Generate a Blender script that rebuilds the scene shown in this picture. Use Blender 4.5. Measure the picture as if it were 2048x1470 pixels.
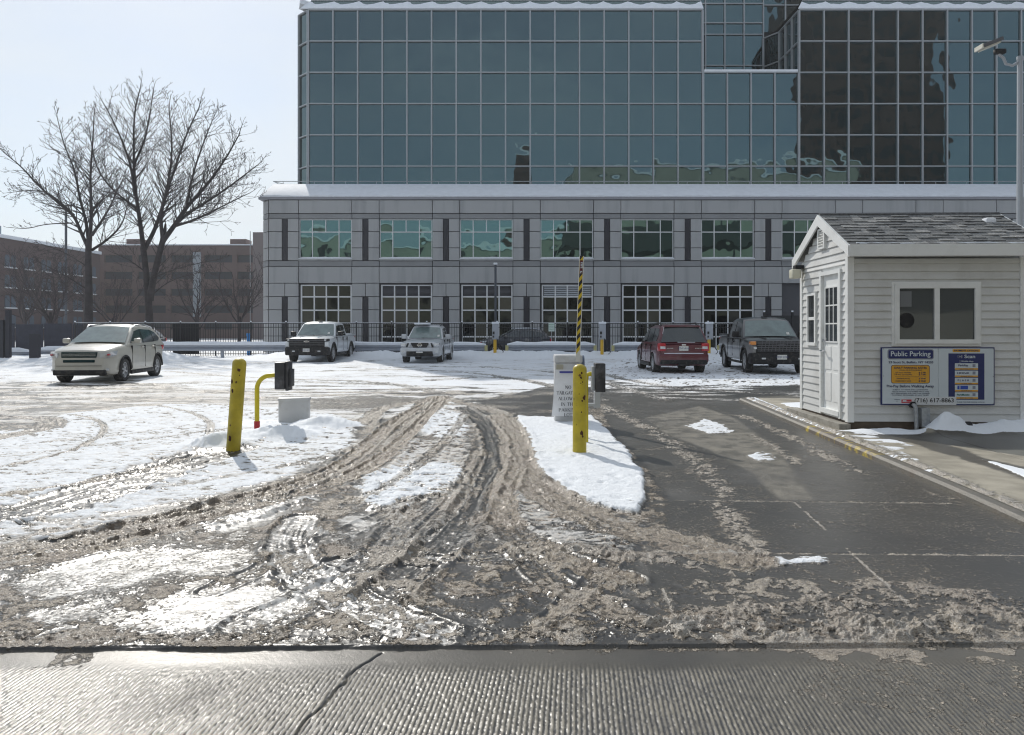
ROWS,COLS,WR,WC = 980,1640,520,520
import bpy, bmesh, math, random
import numpy as np
from mathutils import Vector, Matrix
R = math.radians
for o in list(bpy.data.objects): bpy.data.objects.remove(o)
SC = bpy.context.scene
COL = SC.collection

# ---------------------------------------------------------------- camera
F = 1500.0; CX = 1024.0; HY = 660.0; CH = 1.5
cam = bpy.data.cameras.new("camera"); camo = bpy.data.objects.new("camera", cam); COL.objects.link(camo)
camo.location = (0, 0, CH); camo.rotation_euler = (R(90), 0, 0)
cam.sensor_width = 36; cam.lens = F / 2048 * 36; cam.shift_y = -75 / 2048
cam.clip_start = 0.1; cam.clip_end = 3000
SC.camera = camo

# ---------------------------------------------------------------- light
SUN_AZ, SUN_EL = -24.0, 36.0          # azimuth from +Y, negative to the left
W = bpy.data.worlds.new("World"); SC.world = W; W.use_nodes = True
nt = W.node_tree; N = nt.nodes; L = nt.links
bg = N["Background"]
sky = N.new("ShaderNodeTexSky"); sky.sky_type = 'NISHITA'; sky.sun_disc = False
sky.sun_elevation = R(SUN_EL); sky.sun_rotation = R(SUN_AZ)
sky.air_density = 1.0; sky.dust_density = 0.4; sky.ozone_density = 2.0
# thin high cloud over the sky
tc = N.new("ShaderNodeTexCoord"); mp = N.new("ShaderNodeMapping"); mp.inputs['Scale'].default_value = (1.0, 1.0, 2.6)
cn = N.new("ShaderNodeTexNoise"); cn.inputs['Scale'].default_value = 2.2; cn.inputs['Detail'].default_value = 6; cn.inputs['Roughness'].default_value = .55
cr = N.new("ShaderNodeMapRange"); cr.inputs['From Min'].default_value = .36; cr.inputs['From Max'].default_value = .66
cr.inputs['To Min'].default_value = .50; cr.inputs['To Max'].default_value = .97
mx = N.new("ShaderNodeMixRGB"); mx.inputs[2].default_value = (7.6, 8.1, 8.5, 1)
L.new(tc.outputs['Generated'], mp.inputs['Vector']); L.new(mp.outputs[0], cn.inputs['Vector'])
L.new(cn.outputs['Fac'], cr.inputs['Value'])
sz = N.new("ShaderNodeSeparateXYZ"); L.new(tc.outputs['Generated'], sz.inputs[0])
hz = N.new("ShaderNodeMapRange"); hz.inputs['From Min'].default_value = -.6; hz.inputs['From Max'].default_value = .7   # less cloud behind the viewer
hz.inputs['To Min'].default_value = .62; hz.inputs['To Max'].default_value = 1.0
L.new(sz.outputs['Y'], hz.inputs['Value'])
mu = N.new("ShaderNodeMath"); mu.operation = 'MULTIPLY'; L.new(cr.outputs[0], mu.inputs[0]); L.new(hz.outputs[0], mu.inputs[1])
L.new(mu.outputs[0], mx.inputs[0]); L.new(sky.outputs[0], mx.inputs[1]); L.new(mx.outputs[0], bg.inputs['Color'])
bg.inputs['Strength'].default_value = 0.108

sl = bpy.data.lights.new("sun", 'SUN'); sl.energy = 3.3; sl.angle = R(.6); sl.color = (1, .95, .87)
so = bpy.data.objects.new("sun", sl); COL.objects.link(so)
az, el = R(SUN_AZ), R(SUN_EL)
SD = Vector((math.sin(az) * math.cos(el), math.cos(az) * math.cos(el), math.sin(el)))
so.rotation_euler = SD.to_track_quat('Z', 'Y').to_euler(); so.location = SD * 80
SC.view_settings.view_transform = 'Standard'; SC.view_settings.look = 'None'; SC.view_settings.gamma = 1
SC.view_settings.exposure = 0.0
SC.cycles.use_denoising = True; SC.cycles.pixel_filter_type = 'BLACKMAN_HARRIS'; SC.cycles.filter_width = 1.15
SC.cycles.max_bounces = 8; SC.cycles.glossy_bounces = 3; SC.cycles.transparent_max_bounces = 6
SC.cycles.sample_clamp_indirect = 6; SC.cycles.sample_clamp_direct = 12; SC.cycles.caustics_reflective = False

# ---------------------------------------------------------------- pixel to world (2048 px photo)
def P(px, py, D): return Vector(((px - CX) / F * D, D, CH + (HY - py) / F * D))
def G(px, py, z=0.0):
    D = F * (CH - z) / (py - HY); return Vector(((px - CX) / F * D, D, z))

# ---------------------------------------------------------------- object helpers
class MB:
    def __init__(s): s.v = []; s.f = []; s.m = []; s.sm = []
    def add(s, vs, fs, mi=0, smooth=False):
        o = len(s.v); s.v += [tuple(p) for p in vs]
        for f in fs: s.f.append(tuple(i + o for i in f)); s.m.append(mi); s.sm.append(smooth)
        return s
    def box(s, x0, x1, y0, y1, z0, z1, mi=0):
        vs = [(x, y, z) for x in (x0, x1) for y in (y0, y1) for z in (z0, z1)]
        return s.add(vs, [(0, 1, 3, 2), (4, 6, 7, 5), (0, 4, 5, 1), (2, 3, 7, 6), (0, 2, 6, 4), (1, 5, 7, 3)], mi)
    def obox(s, c, ax, ay, az, mi=0):          # centre and three half-axis vectors
        c = Vector(c); ax = Vector(ax); ay = Vector(ay); az = Vector(az)
        vs = [c + ax * i + ay * j + az * k for i in (-1, 1) for j in (-1, 1) for k in (-1, 1)]
        return s.add(vs, [(0, 1, 3, 2), (4, 6, 7, 5), (0, 4, 5, 1), (2, 3, 7, 6), (0, 2, 6, 4), (1, 5, 7, 3)], mi)
    def rbox(s, x0, x1, y0, y1, z0, z1, r=.02, mi=0):   # box with bevelled vertical and horizontal edges (chamfer)
        bm = bmesh.new(); bmesh.ops.create_cube(bm, size=1)
        for v in bm.verts: v.co = Vector(((x0 + x1) / 2 + v.co.x * (x1 - x0), (y0 + y1) / 2 + v.co.y * (y1 - y0), (z0 + z1) / 2 + v.co.z * (z1 - z0)))
        r = min(r, (x1 - x0) * .45, (y1 - y0) * .45, (z1 - z0) * .45)
        bmesh.ops.bevel(bm, geom=list(bm.edges), offset=r, segments=2, profile=.5, affect='EDGES')
        bm.verts.index_update()
        s.add([v.co.copy() for v in bm.verts], [[v.index for v in f.verts] for f in bm.faces], mi, True); bm.free(); return s
    def quad(s, a, b, c, d, mi=0): return s.add([a, b, c, d], [(0, 1, 2, 3)], mi)
    def tube(s, pts, rad, n=8, mi=0, cap=True, smooth=True):
        pts = [Vector(p) for p in pts]
        if not hasattr(rad, '__len__'): rad = [rad] * len(pts)
        vs = []; prev = None
        for i, p in enumerate(pts):
            d = (pts[min(i + 1, len(pts) - 1)] - pts[max(i - 1, 0)]).normalized()
            if prev is None: u = d.orthogonal().normalized()
            else:
                u = prev - d * prev.dot(d)
                u = u.normalized() if u.length > 1e-6 else d.orthogonal().normalized()
            prev = u; w = d.cross(u)
            for k in range(n):
                a = 2 * math.pi * k / n; vs.append(p + (u * math.cos(a) + w * math.sin(a)) * rad[i])
        fs = []
        for i in range(len(pts) - 1):
            for k in range(n):
                a = i * n + k; b = i * n + (k + 1) % n; fs.append((a, b, b + n, a + n))
        if cap: fs.append(tuple(range(n - 1, -1, -1))); fs.append(tuple((len(pts) - 1) * n + k for k in range(n)))
        return s.add(vs, fs, mi, smooth)
    def cyl(s, a, b, r, n=16, mi=0): return s.tube([a, b], r, n, mi)
    def prism(s, poly, ax, lo, hi, mi=0):      # poly in the plane normal to axis ax
        def mk(p, t): return (t, p[0], p[1]) if ax == 'x' else (p[0], t, p[1]) if ax == 'y' else (p[0], p[1], t)
        n = len(poly); vs = [mk(p, lo) for p in poly] + [mk(p, hi) for p in poly]
        fs = [tuple(range(n)), tuple(range(2 * n - 1, n - 1, -1))] + [(i, i + n, (i + 1) % n + n, (i + 1) % n) for i in range(n)]
        return s.add(vs, fs, mi)
    def build(s, name, mats, parent=None, fix=True, xf=None):
        me = bpy.data.meshes.new(name); me.from_pydata(s.v, [], s.f)
        if not isinstance(mats, (list, tuple)): mats = [mats]
        for m in mats: me.materials.append(m)
        me.polygons.foreach_set('material_index', s.m); me.polygons.foreach_set('use_smooth', s.sm)
        if fix:
            bm = bmesh.new(); bm.from_mesh(me); bmesh.ops.recalc_face_normals(bm, faces=bm.faces); bm.to_mesh(me); bm.free()
        if xf is not None: me.transform(xf)
        if any(s.sm): me.set_sharp_from_angle(angle=R(42))
        me.update()
        o = bpy.data.objects.new(name, me); COL.objects.link(o)
        if parent: o.parent = parent
        return o
def empty(name, loc=(0, 0, 0), rz=0):
    o = bpy.data.objects.new(name, None); COL.objects.link(o); o.location = loc; o.rotation_euler = (0, 0, rz); return o
def tag(o, label=None, cat=None, group=None, kind=None):
    if label: o['label'] = label
    if cat: o['category'] = cat
    if group: o['group'] = group
    if kind: o['kind'] = kind
    return o
def copy_tree(o, parent=None, depth=0):
    c = o.copy(); COL.objects.link(c)
    if depth: c.parent = parent
    for ch in list(o.children): copy_tree(ch, c, depth + 1)
    return c

# ---------------------------------------------------------------- materials
MATS = {}
def mat(name, col, rough=.6, metal=0.0, var=0.0, vscale=8.0, bump=0.0, bscale=40.0, spec=.5, dirt=None, dscale=3.0, damt=.5, coat=0.0, coords='Object'):
    if name in MATS: return MATS[name]
    m = bpy.data.materials.new(name); m.use_nodes = True; t = m.node_tree; b = t.nodes['Principled BSDF']
    b.inputs['Base Color'].default_value = (*col, 1); b.inputs['Roughness'].default_value = rough
    b.inputs['Metallic'].default_value = metal; b.inputs['Specular IOR Level'].default_value = spec
    b.inputs['Coat Weight'].default_value = coat; b.inputs['Coat Roughness'].default_value = .05
    tcn = t.nodes.new('ShaderNodeTexCoord'); last = None
    if var:
        n = t.nodes.new('ShaderNodeTexNoise'); n.inputs['Scale'].default_value = vscale; n.inputs['Detail'].default_value = 5
        t.links.new(tcn.outputs[coords], n.inputs['Vector'])
        mr = t.nodes.new('ShaderNodeMapRange'); mr.inputs['From Min'].default_value = .3; mr.inputs['From Max'].default_value = .7
        mr.inputs['To Min'].default_value = 1 - var; mr.inputs['To Max'].default_value = 1 + var
        t.links.new(n.outputs['Fac'], mr.inputs['Value'])
        mm = t.nodes.new('ShaderNodeVectorMath'); mm.operation = 'SCALE'; mm.inputs[0].default_value = col
        t.links.new(mr.outputs[0], mm.inputs['Scale']); last = mm.outputs[0]
    if dirt:
        n = t.nodes.new('ShaderNodeTexNoise'); n.inputs['Scale'].default_value = dscale; n.inputs['Detail'].default_value = 7; n.inputs['Roughness'].default_value = .65
        t.links.new(tcn.outputs[coords], n.inputs['Vector'])
        mr = t.nodes.new('ShaderNodeMapRange'); mr.inputs['From Min'].default_value = .5; mr.inputs['From Max'].default_value = .68; mr.inputs['To Max'].default_value = damt
        t.links.new(n.outputs['Fac'], mr.inputs['Value'])
        mi = t.nodes.new('ShaderNodeMixRGB'); mi.inputs[1].default_value = (*col, 1); mi.inputs[2].default_value = (*dirt, 1)
        if last: t.links.new(last, mi.inputs[1])
        t.links.new(mr.outputs[0], mi.inputs[0]); last = mi.outputs[0]
    if last: t.links.new(last, b.inputs['Base Color'])
    if bump:
        n = t.nodes.new('ShaderNodeTexNoise'); n.inputs['Scale'].default_value = bscale; n.inputs['Detail'].default_value = 4
        t.links.new(tcn.outputs[coords], n.inputs['Vector'])
        bp = t.nodes.new('ShaderNodeBump'); bp.inputs['Strength'].default_value = bump; bp.inputs['Distance'].default_value = .02
        t.links.new(n.outputs['Fac'], bp.inputs['Height']); t.links.new(bp.outputs[0], b.inputs['Normal'])
    MATS[name] = m; return m
snow_m = mat('snow', (.80, .83, .88), .75, var=.05, vscale=3, bump=.5, bscale=9, spec=.3)

# ---------------------------------------------------------------- numpy noise
def _h(ix, iy, seed):
    n = (ix.astype(np.int64) * 374761393 + iy.astype(np.int64) * 668265263 + seed * 1442695041) & 0xffffffff
    n = ((n ^ (n >> 13)) * 1274126177) & 0xffffffff
    return ((n ^ (n >> 16)) & 0xffff).astype(np.float32) / 65535.0
def vnoise(x, y, seed=0):
    ix = np.floor(x); iy = np.floor(y); fx = (x - ix).astype(np.float32); fy = (y - iy).astype(np.float32)
    fx = fx * fx * (3 - 2 * fx); fy = fy * fy * (3 - 2 * fy)
    a = _h(ix, iy, seed); b = _h(ix + 1, iy, seed); c = _h(ix, iy + 1, seed); d = _h(ix + 1, iy + 1, seed)
    return (a * (1 - fx) + b * fx) * (1 - fy) + (c * (1 - fx) + d * fx) * fy
def fbm(x, y, oct=4, seed=0, gain=.5):
    s = 0; a = 1; t = 0
    for i in range(oct):
        s = s + a * vnoise(x * (2 ** i) + i * 17.3, y * (2 ** i) - i * 9.1, seed + i); t += a; a *= gain
    return s / t
def sstep(a, b, x):
    t = np.clip((x - a) / (b - a), 0, 1); return t * t * (3 - 2 * t)
# ================================================================ GROUND
def poly_sd(X, Y, poly):          # signed distance (positive inside)
    inside = np.zeros(X.shape, bool); d2 = np.full(X.shape, 1e9, np.float32); n = len(poly)
    for i in range(n):
        x0, y0 = poly[i]; x1, y1 = poly[(i + 1) % n]
        ex, ey = x1 - x0, y1 - y0; wx = X - x0; wy = Y - y0
        t = np.clip((wx * ex + wy * ey) / (ex * ex + ey * ey + 1e-9), 0, 1)
        d2 = np.minimum(d2, (wx - ex * t) ** 2 + (wy - ey * t) ** 2)
        c = ((y0 > Y) != (y1 > Y)) & (X < (x1 - x0) * (Y - y0) / (y1 - y0 + 1e-12) + x0); inside ^= c
    d = np.sqrt(d2); return np.where(inside, d, -d)
def gp(pts): return [tuple(G(a, b)[:2]) for a, b in pts]
def smooth_line(pts, it=2):
    for _ in range(it):
        q = [pts[0]]
        for a, b in zip(pts, pts[1:]):
            q.append(tuple(np.array(a) * .75 + np.array(b) * .25)); q.append(tuple(np.array(a) * .25 + np.array(b) * .75))
        q.append(pts[-1]); pts = q
    return pts
class Field:
    def __init__(s, X, Y):
        s.X = X.astype(np.float32); s.Y = Y.astype(np.float32); z = np.zeros(s.X.shape, np.float32)
        s.snow = z.copy(); s.slush = z.copy(); s.wet = z + .6; s.tan = z.copy(); s.ice = z.copy(); s.h = z.copy(); s.dirt = z.copy()
        X, Y = s.X, s.Y
        s.n1 = fbm(X * 1.3, Y * 1.3, 5, 1); s.n2 = fbm(X * 7, Y * 7, 4, 11); s.n3 = fbm(X * 28, Y * 28, 3, 21)
        s.n4 = fbm(X * 60, Y * 60, 2, 41); s.fl = fbm(X * 9, Y * 26, 3, 45); s.st = fbm(X * .9, Y * 3.0, 5, 31, .62)               # streaks across the view
        s.wob = (s.n2 - .5) * .5 + (s.n3 - .5) * .18 + (s.n1 - .5) * .5
    def poly(s, pts, soft=.05, warp=.25, world=False):
        p = pts if world else gp(pts); xs = [a[0] for a in p]; ys = [a[1] for a in p]; m = 1.0
        idx = (s.X > min(xs) - m) & (s.X < max(xs) + m) & (s.Y > min(ys) - m) & (s.Y < max(ys) + m)
        out = np.zeros(s.X.shape, np.float32)
        if idx.any():
            sd = poly_sd(s.X[idx], s.Y[idx], p) + s.wob[idx] * warp
            out[idx] = sstep(-soft, soft, sd)
        return out
    def line(s, pts, world=False):                      # signed across-distance and along-distance
        p = smooth_line(pts if world else gp(pts)); m = 2.0
        xs = [a[0] for a in p]; ys = [a[1] for a in p]
        D = np.full(s.X.shape, 9.0, np.float32); S = np.zeros(s.X.shape, np.float32)
        idx = (s.X > min(xs) - m) & (s.X < max(xs) + m) & (s.Y > min(ys) - m) & (s.Y < max(ys) + m)
        if not idx.any(): return D, S
        x = s.X[idx]; y = s.Y[idx]; best = np.full(x.shape, 81.0, np.float32); dd = np.full(x.shape, 9.0, np.float32); ss = np.zeros(x.shape, np.float32); acc = 0
        for (x0, y0), (x1, y1) in zip(p, p[1:]):
            ex, ey = x1 - x0, y1 - y0; l = math.hypot(ex, ey) + 1e-9
            t = np.clip(((x - x0) * ex + (y - y0) * ey) / (l * l), 0, 1)
            qx = x - x0 - ex * t; qy = y - y0 - ey * t; q = qx * qx + qy * qy
            sg = np.sign(qx * ey - qy * ex); k = q < best
            best[k] = q[k]; dd[k] = (np.sqrt(q) * sg)[k]; ss[k] = (acc + t * l)[k]; acc += l
        D[idx] = dd; S[idx] = ss; return D, S
    def put(s, m, **kw):
        for k, v in kw.items():
            a = getattr(s, k); setattr(s, k, a + (v - a) * m)
    def rut(s, pts, w=.22, snow=.1, slush=.8, wet=.8, ice=None, ridge=.02, depth=.015, dirt=.7, amt=1.0, seed=5, world=False):
        D, S = s.line(pts, world); d = D + (s.n2 - .5) * w * .5
        m = sstep(w, w * .72, np.abs(d)) * amt
        strip = fbm(D * 26, S * 1.6, 3, seed)                       # streaks running along the track
        k = dict(snow=snow + (strip - .5) * .9 + (s.n3 - .5) * .7 + (s.n1 - .5) * .5, slush=slush - .08 + (strip - .5) * 1.3 + (s.n2 - .5) * .8 + (s.n3 - .5) * .5, wet=wet, dirt=dirt)
        if ice is not None: k['ice'] = ice + (strip - .5) * .8
        s.put(m, **k)
        tread = (np.sin(S * 60 + np.sin(D * 40) * 1.5) * .5 + .5) * .004
        s.h += m * ((strip - .5) * .022 + (s.n3 - .5) * .012 - depth + tread * slush)
        s.h += np.exp(-((np.abs(d) - w * 1.05) / (w * .16)) ** 2) * ridge * amt * (.4 + 1.2 * s.n2)

def lot_fields(X, Y):
    s = Field(X, Y); n1, n2, n3 = s.n1, s.n2, s.n3; X = s.X; Y = s.Y
    PX = X / Y * F + CX; PY = HY + F * CH / Y                        # ground seen as bearings, only for coarse zoning
    # base: churned slush over wet pavement
    s.snow[:] = .12 + (n1 - .5) * .7; s.slush[:] = .54 + (n1 - .5) * 1.2 + (n2 - .5) * 1.5 + (n3 - .5) * .6; s.wet[:] = .8; s.dirt[:] = .8
    # ---- far lot: snow with sweeping tracks
    far = sstep(15.5, 19.5, Y + (n1 - .5) * 3)
    s.put(far, snow=.74 + (s.st - .5) * 1.5, slush=.5, dirt=.22 + (n1 - .5) * .9)
    s.h += far * (n1 - .5) * .05
    # churned band in the middle distance, streaked across
    mid = sstep(11.2, 13.5, Y) * (1 - sstep(17.5, 22, Y)) * sstep(1230, 900, PX)
    s.put(mid * .9, snow=.44 + (s.st - .5) * 4.2, slush=.52 + (.5 - fbm(X * 2.2 + 9, Y * 3.2, 4, 131)) * 3.0, dirt=.45, wet=.9)
    left = s.poly([(-500, 775), (250, 760), (520, 790), (560, 815), (330, 808), (140, 830), (-500, 880)], .3, 1.0)
    s.put(left * .85, snow=.34 + (s.st - .5) * 3.8, slush=.55 + (.5 - fbm(X * 2.2 + 5, Y * 3.2, 4, 133)) * 3.0, dirt=.6, wet=.9)
    # ---- clean snow patches
    def clean(pts, soft=.09, warp=.3, v=1.0, h=.035, dirt=.05, pits=1.0):
        m = s.poly(pts, soft, warp); s.put(m, snow=v + (n2 - .5) * .1 - sstep(.62, .70, s.fl + (n1 - .5) * .22) * .8 * pits - sstep(.58, .7, s.st) * .35 * pits, slush=.5, dirt=dirt + (n2 - .5) * .2 + sstep(.5, .62, s.fl) * .25 * pits, ice=0.0)
        s.h += m * (h + (n2 - .5) * .03 + (n1 - .5) * .04 - sstep(.58, .68, s.fl) * .012 * pits); return m
    clean([(-600, 860), (60, 862), (130, 828), (340, 808), (520, 812), (640, 824), (715, 848), (705, 885), (650, 925), (560, 960), (440, 990), (330, 1012), (180, 1035), (-600, 1120)], .08, .4, .9, .03, .22)
    clean([(-600, 1075), (0, 1055), (200, 1035), (420, 1012), (600, 985), (640, 1000), (480, 1040), (300, 1080), (0, 1118), (-600, 1180)], .09, .35, .86, .02, .45)
    clean([(880, 812), (915, 822), (935, 850), (942, 900), (925, 950), (880, 990), (800, 1020), (752, 1016), (716, 985), (722, 948), (765, 930), (805, 900), (838, 850)], .10, .5, .56, .02, .55, 2.0)
    clean([(722, 950), (800, 935), (900, 925), (930, 945), (870, 990), (790, 1021), (750, 1014), (716, 985)], .06, .3, .86, .01, .1)
    clean([(830, 860), (880, 814), (925, 832), (925, 870), (880, 880)], .06, .4, .78, .01, .2)
    isl = clean([(1035, 834), (1100, 838), (1182, 834), (1215, 862), (1255, 905), (1283, 945), (1292, 1000), (1275, 1028), (1225, 1022), (1150, 1000), (1095, 965), (1066, 925), (1052, 880)], .03, .12, 1.0, .075, .03, .35)
    clean([(1010, 962), (1060, 975), (1110, 1012), (1200, 1058), (1275, 1088), (1240, 1104), (1120, 1100), (1050, 1072), (1018, 1030)], .12, .4, .50, .02, .6, 1.5)
    clean([(1470, 700), (1300, 700), (1190, 745), (1330, 768), (1450, 776), (1640, 776), (1640, 700)], .3, .5, 1.0, .05)
    # ---- right-hand lane: bare wet pavement
    lane = s.poly([(1195, 800), (1230, 775), (1460, 790), (1485, 806), (1600, 850), (1830, 945), (2500, 1230), (2500, 1300), (1240, 1210), (1270, 1110), (1330, 1060), (1335, 1000), (1290, 930), (1225, 862)], .06, .2)
    s.put(lane, snow=-.2, slush=.20 + (n2 - .5) * .7 + (n1 - .5) * .4, wet=.72 + (n1 - .5) * .6, dirt=.6, tan=.22 + (n1 - .5) * .2)
    s.put(s.poly([(1290, 835), (1400, 812), (1475, 838), (1560, 905), (1632, 1002), (1560, 1000), (1500, 945), (1420, 900), (1330, 868)], .05, .12), tan=.50 + (n1 - .5) * .5, wet=.5 + (n2 - .5), slush=.2)
    s.put(s.poly([(1300, 1002), (1900, 1002), (2500, 1250), (2500, 1290), (1300, 1290)], .01, 0), tan=.20 + (n1 - .5) * .3, wet=.95)
    s.put(s.poly([(1480, 795), (1600, 790), (1606, 822), (1520, 816)], .1, .2), tan=.8, wet=.2, snow=-.3, slush=-.2)
    wetp = s.poly([(1215, 760), (1300, 772), (1610, 772), (1610, 797), (1450, 802), (1210, 792)], .2, .8)
    s.put(wetp, snow=.3 + (s.st - .5) * 1.8, slush=.25, wet=1.0)
    dk = s.poly([(930, 815), (1000, 792), (1120, 768), (1230, 778), (1195, 832), (1040, 830), (985, 832)], .15, .8)
    s.put(dk, snow=.05 + (s.st - .5) * 1.2, slush=.35 + (n1 - .5), wet=1.0)
    s.put(s.poly([(560, 800), (760, 790), (860, 800), (760, 826), (640, 822)], .1, .8), snow=.18 + (s.st - .5) * 1.5, slush=.5, wet=1)
    # snow remnants on the lane
    for pts in ([(1370, 852), (1410, 838), (1450, 850), (1466, 866), (1420, 868)], [(1500, 912), (1530, 908), (1548, 920), (1520, 924)], [(1530, 1120), (1640, 1112), (1650, 1122), (1560, 1132)]):
        clean(pts, .03, .25, 1.0, .02)
    # gravelly slush trails along the lane
    for pts, w in (([(1205, 812), (1290, 852), (1370, 905), (1420, 950), (1450, 990)], .13), ([(1440, 1010), (1480, 1060), (1520, 1130)], .1), ([(1480, 830), (1560, 862), (1640, 905), (1720, 945)], .12),
                   ([(1170, 1105), (1350, 1120), (1560, 1165), (1700, 1210)], .10), ([(1500, 870), (1560, 900), (1600, 930)], .08)):
        D, S = s.line(pts); m = np.exp(-(D / w) ** 2) * sstep(.42, .56, n3 * .6 + n2 * .4)
        s.put(m * .95, slush=1.0, wet=.7, dirt=.55, snow=.2); s.h += m * .012 * (n3 + .3)
    # ---- tyre tracks (left lot)
    s.rut([(-400, 1090), (0, 1040), (200, 988), (330, 940), (400, 915), (450, 903)], .42, .02, .26, 1.0, depth=.03, ridge=.03, dirt=.75)
    s.rut([(-300, 1010), (0, 1000), (180, 965), (340, 930), (395, 908)], .10, -.1, .7, .8, depth=.02, ridge=.02, dirt=.8)
    s.rut([(-200, 950), (0, 940), (160, 900), (212, 868), (205, 842), (140, 830)], .06, .25, .7, .6, depth=.02, ridge=.015)
    s.rut([(-200, 905), (60, 868), (118, 850), (90, 835), (-60, 832)], .22, .1, .8, .8, depth=.02)
    s.rut([(320, 812), (390, 826), (424, 848), (420, 872), (392, 900)], .07, .4, .6, .5, depth=.02, ridge=.015)
    s.rut([(0, 1085), (200, 1052), (400, 1018), (560, 985), (660, 950)], .10, .3, .8, .7, depth=.015)
    # the broad brown curve
    for off, w, ic in ((0, .34, None), (28, .12, .5), (-30, .12, None)):
        s.rut([(880, 795), (820 + off, 840), (780 + off, 880), (720 + off, 930), (640 + off, 965), (540, 995 + off * .4), (400, 1035 + off * .5), (200, 1085 + off * .5), (-300, 1180)], w, .02, .95, .8, ice=ic, depth=.01, ridge=.025, dirt=.9)
    s.rut([(1010, 828), (900, 798), (760, 812), (730, 850)], .18, .1, .9, .8)
    # twin wheel tracks of the right hand exit
    s.rut([(925, 815), (975, 848), (996, 890), (985, 935), (955, 985), (930, 1040), (870, 1110), (760, 1190)], .17, -.1, .34, 1.0, ice=.25, depth=.02, ridge=.03)
    s.rut([(1000, 832), (1028, 870), (1036, 920), (1050, 955), (1110, 1005), (1210, 1052), (1330, 1080), (1480, 1120)], .24, -.1, 1.0, .6, depth=.0, ridge=.015, dirt=.75)
    s.rut([(1022, 940), (1000, 990), (1004, 1040), (1040, 1080), (1130, 1120), (1250, 1160)], .15, -.1, 1.0, .6, depth=.005, ridge=.02, dirt=.8)
    s.rut([(870, 1000), (800, 1060), (760, 1120), (640, 1190), (500, 1250)], .16, .0, .6, .9, ice=.5, depth=.01, ridge=.02)
    s.rut([(600, 1040), (572, 1080), (590, 1130), (650, 1180), (760, 1230), (860, 1265)], .17, .1, .5, .9, ice=.75, depth=.01, ridge=.03)
    s.rut([(1060, 1110), (900, 1120), (720, 1110), (620, 1150)], .12, -.2, .3, 1.0, ice=.4)
    for pts, w, a_ in (([(-200, 925), (100, 905), (300, 880), (430, 860), (560, 852)], .06, .6), ([(200, 1000), (420, 960), (600, 930), (700, 900)], .07, .5), ([(60, 890), (260, 872), (380, 850)], .05, .6),
                   ([(-100, 1120), (250, 1060), (500, 1010), (700, 940), (800, 860), (860, 805)], .10, .8), ([(700, 1010), (800, 960), (900, 880), (930, 830)], .09, .6), ([(830, 1080), (900, 1020), (935, 960), (960, 900)], .10, .8),
                   ([(1040, 1100), (1120, 1180), (1300, 1250)], .11, .7), ([(420, 1180), (560, 1120), (700, 1060), (830, 1000)], .10, .7), ([(1100, 1240), (1180, 1170), (1240, 1100)], .08, .7)):
        s.rut(pts, w, .15, .75, .9, depth=.012, ridge=.02, amt=a_)
    # far arcs
    for pts, w in (([(640, 742), (800, 738), (960, 745), (1090, 768), (1200, 800)], .2), ([(700, 738), (900, 731), (1080, 740), (1190, 760), (1330, 800)], .16), ([(860, 760), (1000, 752), (1130, 775)], .25),
                   ([(1190, 745), (1300, 770), (1420, 782), (1600, 790)], .2), ([(330, 742), (520, 757), (760, 762), (900, 790)], .25), ([(1200, 752), (1400, 760), (1600, 772)], .1),
                   ([(-200, 800), (200, 772), (500, 760), (800, 770)], .3), ([(100, 790), (500, 776), (900, 782)], .25), ([(-200, 830), (150, 795), (420, 792), (700, 808)], .25)):
        s.rut(pts, w, .35, .6, .8, depth=.02, ridge=.03, amt=.75)
    # puddled ice in the near left
    def icep(pts, v=.60, soft=.09, warp=.36):
        m = s.poly(pts, soft, warp); s.put(m, ice=v + (n3 - .5) * .5 + (n2 - .5) * 1.3 + (s.fl - .5) * .9, snow=-.1, slush=.1, wet=1.0); s.h -= m * .012
    for pts in ([(40, 1165), (160, 1118), (300, 1102), (385, 1106), (340, 1140), (200, 1178), (90, 1195)], [(240, 1250), (330, 1200), (420, 1165), (520, 1172), (612, 1176), (600, 1210), (520, 1240), (430, 1268), (300, 1262)],
                [(380, 1120), (480, 1100), (500, 1112), (430, 1145), (395, 1150)], [(560, 1060), (600, 1030), (636, 1070), (620, 1110), (575, 1105)], [(400, 1050), (560, 1005), (600, 1010), (520, 1050), (440, 1065)],
                [(620, 1140), (690, 1130), (700, 1170), (640, 1175)], [(520, 1125), (550, 1118), (555, 1132), (530, 1140)], [(680, 1040), (740, 1020), (760, 1060), (700, 1075)], [(60, 1225), (200, 1208), (210, 1228), (100, 1245)],
                [(880, 1230), (980, 1240), (960, 1262), (900, 1258)], [(640, 1215), (720, 1200), (820, 1235), (760, 1255)]): icep(pts)
    near = sstep(6.5, 5.2, Y) * (1 - lane)
    s.put(near * sstep(.56, .68, n1) * .7, ice=.5 + (n2 - .5) * 1.2, slush=.3)
    # slush lumps ploughed up along the gutter
    lumps = s.poly([(1000, 1240), (1300, 1235), (1500, 1205), (1800, 1190), (2500, 1200), (2700, 1300), (-500, 1292), (-500, 1240), (400, 1268), (800, 1250)], .1, .5)
    big = sstep(1180, 1450, PX); lump_n = fbm(X * 1.6, Y * 3.2, 3, 77)
    L1 = sstep(.49, .74, fbm(X * 13 + n2 * 2, Y * 13, 4, 51)) * sstep(.52, .66, lump_n + .10 * sstep(4.2, 3.7, Y)); L2 = sstep(.5, .62, fbm(X * 34, Y * 34, 3, 61))
    s.put(lumps * np.maximum(L1, L2 * .22), slush=1.1, snow=-.3, ice=0.0, dirt=.5 - .2 * big, wet=.8)
    s.h += lumps * (L1 * (.008 + .024 * big) * (.4 + n3 * 1.3) + L2 * .014)
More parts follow.
